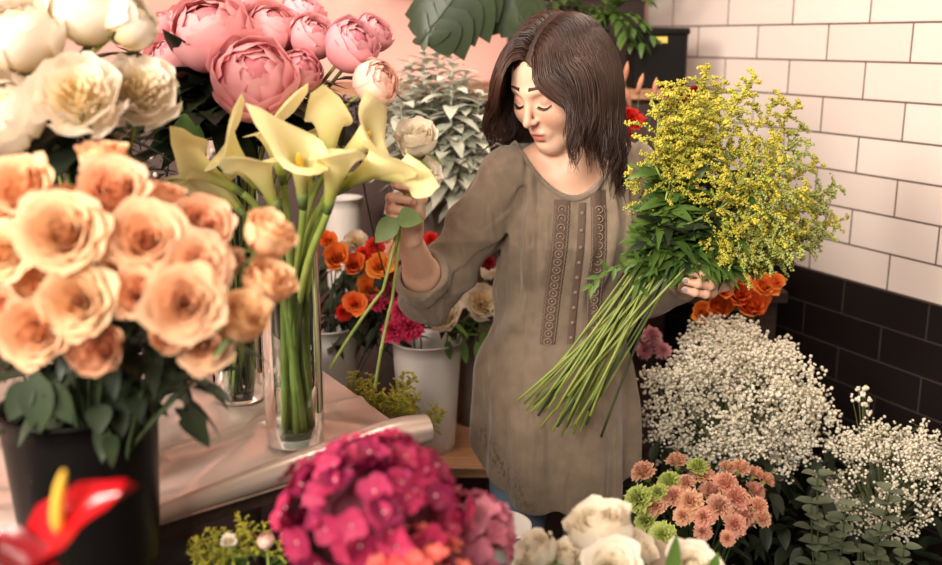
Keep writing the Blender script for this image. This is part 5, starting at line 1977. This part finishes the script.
# potted fern
fp = at(594, 84, 3.1); fp = np.array([fp[0], fp[1], CZ])
vessel('plant_pot', 'dark glass pot of the leafy plant on the counter behind her head', 'pot', fp, .13, .045, .06, principled('dark_glass', srgb(40, 44, 46), .12, spec=.7))
t = thing('potted_plant', 'leafy green plant with arching fronds behind her head near the top edge', 'plant', (fp[0], fp[1], CZ + .10))
mb = MB(); r = random.Random(4)
for i in range(26):
    a = r.uniform(0, 6.28); l_ = r.uniform(.12, .20)
    e = np.array([cos(a) * l_ * 1.1, sin(a) * l_ * .6, r.uniform(.02, .26)])
    pts = bez((0, 0, 0), (e[0] * .3, e[1] * .3, .20), e, n=8); mb.tube(pts, .0016, 4)
    for k in range(1, 8):
        for s_ in (-1, 1):
            td = norm(pts[k] - pts[k - 1]); sd_ = norm(np.cross(td, (0, 0, 1))) * s_
            leaf(mb, pts[k], norm(sd_ + td * .8), (0, 0, 1), r.uniform(.04, .06), .018, .3, n=5)
mb.build('fronds', M_leaf, t)
# white pot with greenery
wp = at(536, 60, 3.2); wp = np.array([wp[0] - .01, wp[1], CZ])
vessel('white_pot', 'tall white pot just showing over the top of her hair', 'pot', wp, at(536, 2, 3.2)[2] - CZ, .05, .068, M_white_c)
t = thing('potted_plant', 'dark-leaved plant in the tall white pot at the top edge', 'plant', (wp[0], wp[1], at(536, 2, 3.2)[2] - .03))
mb = MB()
for i in range(20):
    a = r.uniform(0, 6.28)
    leaf(mb, (0, 0, 0), (cos(a), sin(a) * .7, r.uniform(.2, 1.3)), (0, 0, 1), r.uniform(.10, .18), r.uniform(.04, .055), r.uniform(.2, .9))
mb.build('leaves', M_leaf_d, t)
# big split leaf hanging in at the top
ml = at(484, -42, 2.7)
t = thing('monstera_leaf', 'big dark split leaf hanging in from the top over the pink wall', 'leaf', ml)
mb = MB()
def split_leaf(mb, base, d, up, L_, W_):
    base = np.asarray(base, float); d = norm(d); side = norm(np.cross(d, up)); nn = np.cross(side, d)
    n = 9
    mb.tube([base + d * L_ * q for q in np.linspace(0, 1, 6)], [.003, .003, .0025, .002, .0015, .0008], 5)
    for s_ in (-1, 1):
        for k in range(7):
            u0 = k / 7.0; p = base + d * L_ * u0
            wl = W_ * sin(pi * min(1, (u0 * .8 + .22))) * (1 if k % 3 else .85)
            a = norm(side * s_ + d * (.35 + .5 * u0) - nn * .15)
            leaf(mb, p, a, nn, wl * 1.2, L_ / 6.0 * 2.3, .35, n=6, fold=.05)
split_leaf(mb, (0, 0, 0), (-.62, -.1, -.80), (0, -1, .25), .27, .12)
split_leaf(mb, (.04, .04, .02), (.25, -.05, -.75), (0, -1, .25), .22, .10)
mb.tube(bez((0, 0, 0), (.1, .1, .12), (.2, .35, .1), n=6), .004, 6)
mb.build('leaf', principled('monstera_green', srgb(56, 68, 40), .45, col2=srgb(42, 54, 32), nscale=5), t)
mb = MB(); sh = at(545, -40, 3.2)
o = thing('wall_shelf', 'dark shelf on the back wall above the picture that the split leaf grows from', 'shelf', (sh[0], YB - .14, sh[2] - .03))
mb.box((0, 0, 0), (1.1, .24, .03), bev=.003); mb.build('board', M_darkwood, o, smooth=False)
vessel('dark_pot', 'dark pot on the wall shelf above the picture', 'pot', (ml[0] + .22, YB - .14, sh[2] - .013), .14, .05, .07, M_black_c)

# dried grasses, red flowers behind the goldenrod
dv = at(608, 150, 2.75)
vessel('dark_bucket', 'dark bucket of dried grasses and red blooms behind her left shoulder', 'bucket', (dv[0] + .04, dv[1], .92), .30, .08, .10, M_black_c)
r = random.Random(15)
M_dry = principled('dried_seedhead', srgb(186, 130, 96), .8, col2=srgb(160, 104, 80), nscale=30, rnd=.2)
for i, (px, py, lab) in enumerate(((589, 80, 'dried seed head farthest left beside her hair'), (598, 78, 'dried seed head next to the farthest left one'), (626, 72, 'tallest pinkish dried seed head behind her shoulder'), (612, 88, 'dark dried stalk between the seed heads'), (640, 84, 'dried seed head leaning towards the goldenrod'), (628, 98, 'pale short dried seed head right above the red bloom'), (605, 96, 'low dried seed head behind her hair'), (655, 88, 'dried seed head farthest right, against the goldenrod'))):
    h = at(px, py, 2.72)
    t = thing('dried_grass', lab, 'dried flower', h, 'dried seed heads')
    mb = MB(); tl = (r.uniform(-.008, .008), 0, .028)
    mb.tube([np.array(tl) * q for q in (-1, -.5, 0, .5, 1)], [.002, .0065, .0075, .006, .001], 7); mb.build('seed_head', M_dry, t)
    mb = MB(); mb.tube([(0, 0, -.02), np.array([dv[0] + .04, dv[1], 1.0]) - h], .0015, 5); mb.build('stem', M_stem_d, t)
for px, py, d_, k, lab in ((629, 118, 34, 'red', 'bright red bloom between her hair and the goldenrod'), (621, 132, 22, 'red', 'small bright red bloom under the bigger one by her shoulder'),
                           (678, 96, 26, 'dark_red', 'dark red bloom behind the left top of the goldenrod'), (698, 93, 26, 'dark_red', 'dark red bloom farthest right behind the goldenrod tips'), (688, 104, 24, 'dark_red', 'dark red bloom lowest behind the goldenrod tips')):
    h = at(px, py, 2.62)
    flower(k + '_carnation', lab, 'carnation', 'red blooms behind the goldenrod', CARN[k][0], h, (0, -.6, .8), d_ * 2.62 / 1000 / .054, (dv[0] + .04, dv[1], 1.0), .002, M_stem_d)

# ---- wooden bench with white buckets
BZ = at(460, 466, 2.40)[2]
bx0, bx1 = at(318, 466, 2.4)[0], at(515, 466, 2.4)[0]
t = thing('bench', 'light wooden bench carrying the white buckets behind the florist', 'bench', ((bx0 + bx1) / 2, 2.62, 0))
wB = bx1 - bx0
mb = MB(); mb.box((0, 0, BZ - .015), (wB, .46, .03), bev=.003); mb.build('seat', M_wood, t, smooth=False)
for x_ in (-wB / 2 + .05, wB / 2 - .05):
    for y_ in (-.18, .18):
        mb = MB(); mb.box((x_, y_, (BZ - .03) / 2), (.04, .04, BZ - .03), bev=.003); mb.build('leg', M_darkwood, t, smooth=False)
bA = at(428, 448, 2.53); bA = np.array([bA[0], bA[1], BZ])
HA = at(428, 340, 2.53)[2] - BZ
vessel('white_bucket', 'tall white bucket of white peonies on the bench', 'bucket', bA, HA, .072, .092, M_white_c)
bB = at(330, 440, 2.58); bB = np.array([bB[0], bB[1], BZ])
vessel('white_bucket', 'white bucket of orange roses behind the table, left of the peony one', 'bucket', bB, at(330, 325, 2.58)[2] - BZ, .072, .090, M_white_c)
bE = at(478, 450, 2.72); bE = np.array([bE[0], bE[1], BZ])
vessel('grey_bucket', 'grey bucket at the end of the bench beside the tunic', 'bucket', bE, .34, .06, .075, M_grey_c)
ends = vase_pts(bA, 12, .03, 2)
for i, (px, py, d_, msh, sz, Y, lab) in enumerate((
        (443, 313, 44, WPEONY[0], .118, 2.44, 'fluffy white peony lowest at the left under her sleeve'),
        (483, 302, 46, WPEONY[1], .118, 2.48, 'fluffy white peony right against the tunic'),
        (463, 294, 34, WPEONY[0], .118, 2.54, 'white peony in the middle behind the two fluffy ones'),
        (489, 271, 20, WBALL[1], .104, 2.50, 'small round white bud high up by the tunic'))):
    h = at(px, py, Y)
    flower('white_peony', lab, 'peony', 'white peonies in the white bucket', msh, h, (.1 if i else -.2, -.8, .5), d_ * Y / 1000 / sz, ends[i], .003, M_stem, leaves=3, lsize=.07, llim=(.1, .35))
for i, (px, py, d_, lab) in enumerate(((409, 325, 36, 'magenta carnation under the sleeve at the white bucket rim, right one'), (393, 330, 30, 'magenta carnation at the white bucket rim, left one'), (400, 310, 26, 'magenta carnation behind the hanging rose stems'))):
    h = at(px, py, 2.44)
    flower('magenta_carnation', lab, 'carnation', 'magenta carnations', CARN['magenta'][i % 2], h, (-.3, -.8, .5), d_ * 2.44 / 1000 / .054, ends[4 + i], .002, M_stem_d)
# leaves hanging over the rim
o = thing('peony_foliage', 'green leaves hanging over the rim of the tall white bucket', 'leaves', at(455, 340, 2.46), kind='stuff')
mb = MB()
for x_, l_ in ((.055, .09), (.02, .06), (-.02, .05), (.07, .06)):
    leaf(mb, (x_, 0, 0), (.15, -.2, -1), (0, -1, .1), l_, .022, .1)
for k in range(16): leaf(mb, (r.uniform(-.09, .09), r.uniform(0, .08), r.uniform(0, .05)), (r.uniform(-1, 1), r.uniform(-1, .3), r.uniform(-.3, .6)), (0, 0, 1), .06, .02, .3)
mb.build('leaves', M_leaf, o)

OR = [
    (336, 257, 27, 'o', 'bright orange rose next to the calla stems, left in the group'), (354, 264, 22, 'o', 'orange rose just right of the leftmost bright one'),
    (369, 287, 24, 'o', 'orange rose low in the middle, between the two hanging stems'), (379, 266, 24, 'o', 'orange rose behind the hanging rose stems, upper'),
    (328, 240, 20, 'o', 'small orange rose at the top behind the vase rim'), (355, 303, 22, 'o', 'orange rose lowest of the group'),
    (396, 250, 24, 's', 'peach carnation right beside her forearm'), (388, 238, 18, 's', 'peach carnation highest by the forearm'),
    (375, 246, 22, 'r', 'red carnation in the middle of the group'), (364, 254, 20, 'r', 'red carnation left of the middle one'),
    (431, 240, 20, 'r', 'red carnation right of her forearm'), (440, 246, 18, 'r', 'red carnation tucked against her sleeve'), (344, 312, 20, 'r', 'red carnation low over the white bucket'),
    (488, 262, 18, 'd', 'dark red carnation behind the small white bud by the tunic'),
    (356, 241, 26, 'w', 'pale cream carnation at the back, above the orange roses'), (345, 248, 18, 'w', 'pale cream carnation behind the leftmost orange rose'),
    (393, 270, 20, 'm', 'magenta carnation above the others behind the stems'), (393, 293, 26, 'm', 'magenta carnation in the middle by her cuff'),
    (377, 303, 20, 'm', 'magenta carnation between the two hanging stems'),
]
ends = vase_pts(bB, len(OR), .045, 5)
for (px, py, d_, k, lab), e in zip(OR, ends):
    Y = 2.50 + random.Random(px).uniform(-.06, .06)
    if k == 'w': Y = 2.62
    h = at(px, py, Y); s = d_ * Y / 1000
    if k == 'o': flower('orange_rose', lab, 'rose', 'orange roses in the white bucket', OROSE[px % 2], h, (.1, -.9, .5), s / .078, e, .002, M_stem_d, leaves=2, lsize=.05, llim=(.1, .4))
    else:
        kk = {'s': 'salmon', 'r': 'red', 'd': 'dark_red', 'w': 'salmon', 'm': 'magenta'}[k]
        if k == 'w': flower('cream_carnation', lab, 'carnation', 'carnations in the white bucket', WPEONY[0], h, (.1, -.8, .5), s / .118, e, .002, M_stem_d)
        else: flower(kk + '_carnation', lab, 'carnation', 'carnations in the white bucket', CARN[kk][px % 2], h, (.1, -.9, .5), s / .054, e, .002, M_stem_d, leaves=1, lsize=.05, llim=(.1, .3))
o = thing('rose_foliage', 'dark leaves below the orange roses and red carnations', 'leaves', at(356, 318, 2.55), kind='stuff')
mb = MB()
for k in range(110): leaf(mb, (r.uniform(-.13, .15), r.uniform(-.06, .1), r.uniform(-.06, .15)), (r.uniform(-1, 1), r.uniform(-1, .3), r.uniform(-.9, .4)), (0, 0, 1), r.uniform(.05, .08), r.uniform(.025, .04), .3)
mb.build('leaves', M_leaf_d, o)
# white vase farther behind
wv2 = at(345, 262, 2.80)
vessel('white_vase', 'plain white vase standing behind the orange roses', 'vase', (wv2[0], wv2[1], .92), at(345, 198, 2.8)[2] - .92, .05, .055, M_white_c)

# ---- low stand that carries the back row
t = thing('flower_stand', 'dark stepped stand behind the bench carrying the silvery foliage', 'stand', (-.1, 2.86, 0))
mb = MB(); mb.box((0, 0, .905), (2.0, .22, .03)); mb.build('shelf_board', M_darkwood, t, smooth=False)
for x_ in (-.95, .95):
    mb = MB(); mb.box((x_, 0, .445), (.05, .20, .89)); mb.build('leg', M_darkwood, t, smooth=False)

# ---- silvery foliage
sv = at(440, 235, 2.84); sv = np.array([sv[0], 2.84, .92])
vessel('grey_bucket', 'tall zinc bucket of the silvery foliage', 'bucket', sv, at(440, 195, 2.84)[2] - .92, .075, .095, M_grey_c)
M_silver = principled('silver_leaf', srgb(214, 214, 194), .7, col2=srgb(180, 184, 162), nscale=18, rnd=.1, sheen=.3)
r = random.Random(31)
SVT = [(398, 78, 'outermost at the left'), (410, 62, 'second from the left'), (424, 54, 'topmost, left of the crown'), (438, 52, 'tallest in the middle'), (452, 60, 'tall, right of the middle'), (466, 74, 'arching right towards her hair'), (480, 92, 'farthest right, touching her hair'), (396, 100, 'low at the left over the calla'), (412, 96, 'front left, above the held rose'), (432, 90, 'front centre, right above the held rose'), (452, 100, 'front, facing the window right of the rose'), (472, 118, 'low at the right next to her shoulder'), (446, 130, 'lowest in the centre'), (462, 146, 'lowest at the right above her sleeve'), (486, 140, 'hidden between hair and shoulder'), (425, 74, 'in the upper centre, a little back'), (455, 82, 'in the upper right, a little back'), (395, 125, 'lowest at the left by the calla tips')]
for i, (px, py, w_) in enumerate(SVT):
    h = at(px, py, r.uniform(2.68, 2.86))
    t = thing('silver_foliage_stem', 'felty silver-green foliage stem ' + w_, 'foliage', h, 'silvery foliage stems')
    to = np.array([sv[0], sv[1], .95]) + (r.uniform(-.03, .03), r.uniform(-.03, .03), 0) - h
    pts = bez((0, 0, 0), (to[0] * .1, to[1] * .1, -.16), to * (.5, .5, .62), to, n=16)
    mb = MB(); mb.tube(pts, .002, 5); mb.build('stem', M_silver, t)
    mb = MB()
    for k in range(30):
        q = (k / 30) ** 1.1 * 7; p = lerp(pts[int(q)], pts[int(q) + 1], q - int(q))
        a = k * 2.4 + i
        l_ = .042 + .050 * min(1, k / 8)
        leaf(mb, p, (cos(a), sin(a), .75 - k * .04), (0, 0, 1), l_ * r.uniform(.85, 1.15), l_ * .46, .35, n=6)
    mb.build('leaves', M_silver, t)

# lilac sprig among the callas and pale bud
o = thing('lavender_sprig', 'small purple sprig between the pink peonies and the callas', 'lavender', at(356, 112, 2.2))
mb = MB()
C = [(r.gauss(0, .022), r.gauss(0, .015), r.uniform(-.03, .035)) for _ in range(120)]
blobs(mb, C, .0035, 'oct', .3); mb.build('florets', principled('lilac_floret', srgb(122, 96, 130), .8), o)
mb = MB(); mb.tube(bez((0, 0, .02), (0, 0, -.2), np.array([gb_[0], 2.30, .6]) * 0 + np.array([.05, .3, -.5]), n=8), .0022, 5)
for k in range(7): mb.tube([(0, 0, -.05), C[k * 9]], .001, 4)
mb.build('stem', M_stem_d, o)

# ================================================================== right side: gypsophila, carnations, eucalyptus
def gypsophila(name_label, c, rad, n, seed, foot, blob=.0036, nst=60, K=170, bias=(0, -.3, .3)):
    t = thing('gypsophila_bunch', name_label, 'gypsophila', c)
    g_ = np.random.default_rng(seed)
    V_ = g_.normal(size=(n, 3)); V_ /= np.linalg.norm(V_, axis=1)[:, None]
    V_ = V_[:] ; q = g_.uniform(.30, 1.0, n) ** .45
    # clumped: pull florets towards the ends of branchlets
    cc = g_.normal(size=(K, 3)) + np.array(bias); cc /= np.linalg.norm(cc, axis=1)[:, None]
    cc = cc * (g_.uniform(.45, 1.02, K) ** .6)[:, None] * np.array(rad)
    idx = g_.integers(0, K, n)
    P = cc[idx] + V_ * (g_.random(n)[:, None] ** .5) * min(rad) * .20
    mb = MB(); blobs(mb, P, blob * g_.uniform(.65, 1.25, n), 'ico', .22, seed)
    f = mb.build('florets', M_gyp, t); f['kind'] = 'stuff'
    mb = MB(); root = np.asarray(foot) - c
    neck_ = lerp(np.zeros(3), root, .35)
    for k in range(K):
        pts = bez(neck_, neck_ * .3 + cc[k] * .3, cc[k], n=6)
        mb.tube(pts, np.linspace(.0013, .0006, 6), 3, cap=False)
    for i in g_.choice(n, min(n, 1400), replace=False):
        mb.tube([cc[idx[i]], P[i]], .0004, 3, cap=False)
    for k in range(12):
        a = k * 2.4; mb.tube([neck_ + (.012 * cos(a), .012 * sin(a), 0), root + (.03 * cos(a), .03 * sin(a), 0)], .0022, 5)
    f = mb.build('stems', M_gypstem, t); f['kind'] = 'stuff'
    return t


g1 = at(735, 408, 2.28); 
vessel('dark_bucket', 'dark bucket of the big gypsophila bunch beside the tunic', 'bucket', (g1[0], g1[1] + .02, .005), .50, .10, .12, M_black_c)
gypsophila('large cloud of white gypsophila right of the tunic, below the goldenrod', g1, (.235, .17, .20), 7600, 3, (g1[0], g1[1] + .02, .15), .0040, bias=(0, -.35, .45))
g2 = at(760, 345, 2.36)
gypsophila('peaked tuft of gypsophila rising highest under the orange roses', at(722, 356, 2.36), (.13, .10, .10), 2400, 5, (g1[0], g1[1] + .05, .15), .0040, bias=(0, -.3, .5))
g3 = at(888, 478, 2.12)
vessel('dark_bucket', 'dark bucket of the smaller gypsophila bunch at the right edge', 'bucket', (g3[0], g3[1], .005), .42, .09, .11, M_black_c)
gypsophila('looser darker gypsophila bunch at the right edge below the black tiles', g3, (.165, .13, .13), 3300, 9, (g3[0], g3[1], .12), .0034, bias=(0, -.2, .5))
gypsophila('single gypsophila sprig sticking up against the black tiles', at(862, 402, 2.2), (.030, .025, .040), 60, 12, (g3[0], g3[1], .2), .0042, K=12)

# ---- orange roses under the goldenrod
ov = at(738, 345, 2.52)
vessel('dark_bucket', 'dark bucket of the orange roses behind the gypsophila', 'bucket', (ov[0] - .01, 2.56, .005), .80, .09, .11, M_black_c)
for px, py, d_, lab in ((719, 311, 24, 'orange rose lowest and paler, next to the gypsophila peak'), (738, 298, 24, 'orange rose in the centre of the group'), (752, 308, 28, 'deep orange rose at the front right'), (765, 290, 20, 'orange rose at the upper right against the black tiles'),
                        (722, 292, 20, 'orange rose upper left, touching her fingers'), (740, 282, 18, 'orange rose at the top under the goldenrod leaves'), (703, 318, 18, 'orange rose farthest left below her hand'), (776, 287, 14, 'small orange rose farthest right')):
    h = at(px, py - 5, 2.42)
    flower('orange_rose', lab, 'rose', 'orange roses under the goldenrod', OROSE[(px + py) % 2], h, (.1, -.8, .6), d_ * 2.42 / 1000 / .066, (ov[0], 2.56, .2), .002, M_stem_d, leaves=2, lsize=.05, llim=(.05, .3))
for px, py, d_, lab in ((652, 336, 24, 'dusty pink carnation right beside the cut stems'), (663, 350, 20, 'dusty pink carnation lowest by the tunic'), (645, 350, 20, 'dusty pink carnation half behind the tunic')):
    h = at(px, py, 2.46)
    flower('pink_carnation', lab, 'carnation', 'dusty pink carnations', CARN['pink'][px % 2], h, (0, -.8, .6), d_ * 2.46 / 1000 / .054, (ov[0] - .03, 2.56, .2), .002, M_stem_d)

# ---- salmon and lime carnations at the bottom
cv2 = at(700, 540, 1.92)
vessel('dark_bucket', 'dark bucket of the salmon and lime carnations', 'bucket', (cv2[0], cv2[1] + .02, .005), .42, .09, .12, M_black_c)
CP = [(642, 470, 24, 's', 'bright salmon, farthest left against the tunic'), (676, 459, 20, 's', 'salmon, high at the left under the gypsophila'), (637, 497, 28, 'l', 'lime green, big and leftmost'),
      (669, 480, 24, 'l', 'lime green, upper'), (658, 491, 18, 'l', 'lime green, small between the two big lime ones'), (662, 534, 26, 'l', 'lime green, lowest'), (645, 520, 24, 'l', 'dull lime green under the leftmost lime one'), (698, 465, 20, 'l', 'lime green, half hidden high behind the salmon ones'),
      (703, 472, 22, 's', 'salmon, top of the middle'), (686, 481, 18, 's', 'small dusty salmon beside the upper lime one'), (674, 495, 24, 's', 'salmon right of the small lime one'), (655, 505, 22, 's', 'dusty salmon between lime ones'), (690, 500, 26, 's', 'salmon in the left centre'),
      (712, 490, 24, 's', 'salmon in the very centre'), (727, 481, 24, 's', 'salmon in the upper centre right'), (738, 496, 26, 's', 'pale salmon right of centre'), (720, 505, 26, 's', 'bright salmon below the centre'), (704, 516, 22, 's', 'salmon low in the centre'),
      (683, 515, 20, 's', 'salmon low at the left of the centre'), (748, 514, 22, 's', 'bright salmon low at the right'), (736, 524, 24, 's', 'dusty salmon lowest at the right'), (760, 505, 20, 's', 'salmon at the right side'), (764, 518, 18, 's', 'salmon farthest right, lower'), (757, 489, 20, 's', 'dusty salmon farthest right, upper'),
      (742, 466, 18, 's', 'faded salmon at the top right'), (757, 472, 16, 's', 'faded salmon beside the top right one'), (728, 466, 16, 's', 'faded salmon at the back in the top middle'), (703, 531, 18, 's', 'dusty salmon at the very bottom of the centre'), (728, 538, 16, 's', 'faded salmon hanging under the right side'), (768, 478, 16, 's', 'faded salmon outermost at the upper right')]
r = random.Random(8)
for px, py, d_, k, w_ in CP:
    Y = 1.86 + (py - 500) * -.0016 + r.uniform(-.02, .02)
    h = at(px, py, Y)
    kk = 'salmon' if k == 's' else 'lime'
    flower(kk + '_carnation', 'carnation ' + w_ + ' of the mixed bunch', 'carnation', 'salmon and lime carnations', CARN[kk][(px + py) % 2], h, norm(h - cv2 + (0, -.04, .06)), d_ * Y / 1000 / .042, (cv2[0], cv2[1] + .02, .15), .0018, M_stem_d)
# ---- eucalyptus low at the right
ev = at(850, 560, 1.93)
vessel('dark_bucket', 'dark bucket of eucalyptus in the lower right corner', 'bucket', (ev[0], ev[1] + .06, .005), .36, .09, .11, M_black_c)
M_euc = principled('eucalyptus_leaf', srgb(100, 108, 82), .6, col2=srgb(76, 84, 62), nscale=12, rnd=.15)
for i, (px, py, w_) in enumerate(((818, 472, 'tallest, with a pale leaf at its tip'), (846, 505, 'in the middle with paired round leaves'), (890, 488, 'reaching right under the gypsophila'), (812, 500, 'leaning left over the carnations'), (880, 530, 'lowest at the right'), (842, 540, 'lowest in the middle'), (905, 545, 'at the right edge near the bottom'), (830, 520, 'between the middle stem and the left one'))):
    h = at(px, py, 1.93)
    t = thing('eucalyptus_stem', 'eucalyptus stem ' + w_, 'eucalyptus', h, 'eucalyptus stems')
    to = np.array([ev[0], ev[1] + .06, .2]) - h
    pts = bez((0, 0, 0), (0, 0, -.1), to, n=10)
    mb = MB(); mb.tube(pts, .0018, 5); mb.build('stem', M_stem_d, t)
    mb = MB()
    for k in range(5):
        p = lerp(pts[k], pts[k + 1], .2); a = k * 1.57 + i
        for s_ in (1, -1):
            leaf(mb, p, (cos(a) * s_, sin(a) * s_, .35), (0, 0, 1), (.036 + .002 * k), .035, .2, n=6, fold=.1, tipw=1)
    mb.build('leaves', M_euc, t)
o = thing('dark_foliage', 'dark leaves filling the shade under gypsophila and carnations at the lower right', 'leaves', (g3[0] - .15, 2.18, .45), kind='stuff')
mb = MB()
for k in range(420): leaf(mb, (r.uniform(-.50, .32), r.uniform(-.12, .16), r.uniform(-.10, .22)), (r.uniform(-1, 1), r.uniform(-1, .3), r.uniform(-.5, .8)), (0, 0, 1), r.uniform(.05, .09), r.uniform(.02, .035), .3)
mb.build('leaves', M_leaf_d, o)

# ---- white bowl low beside her jeans
wbp = at(498, 560, 1.66)
zz_ = at(498, 526, 1.66)[2]
vessel('white_bowl', 'wide empty white bucket on the floor between the hydrangeas and her jeans', 'bucket', (wbp[0], wbp[1], .005), zz_ - .005, .05, .058, M_white_c)
# ================================================================== the shop window the photograph looks through
wx0, wx1, wz0, wz1, wy = -2.35, 1.85, .30, 2.98, .40
win = thing('window_1', 'clear glass shop window in a dark frame between the street and the flowers', 'window', ((wx0 + wx1) / 2, wy, 0), kind='structure')
ww, hh_ = wx1 - wx0, wz1 - wz0
mb = MB(); mb.box((0, 0, (wz0 + wz1) / 2), (ww - .06, .008, hh_ - .06))
mg, nt, out = new_mat('window_glass')
tr_ = nt.nodes.new('ShaderNodeBsdfTransparent'); tr_.inputs['Color'].default_value = (1, 1, 1, 1)
nt.links.new(tr_.outputs[0], out.inputs['Surface'])
mb.build('pane', mg, win, smooth=False)
mb = MB()
for c_, s_ in (((0, 0, wz0), (ww, .06, .06)), ((0, 0, wz1), (ww, .06, .06)), ((-ww / 2, 0, (wz0 + wz1) / 2), (.06, .06, hh_)), ((ww / 2, 0, (wz0 + wz1) / 2), (.06, .06, hh_))):
    mb.box(c_, s_, bev=.004)
mb.build('window_frame', M_darkwood, win, smooth=False)
mb = MB(); mb.box(((wx0 + wx1) / 2, wy, wz0 / 2 - .015), (ww, .08, wz0 - .03)); tag(mb.build('wall_front', M_brownwall, smooth=False), 'low dark wall under the shop window', kind='structure')
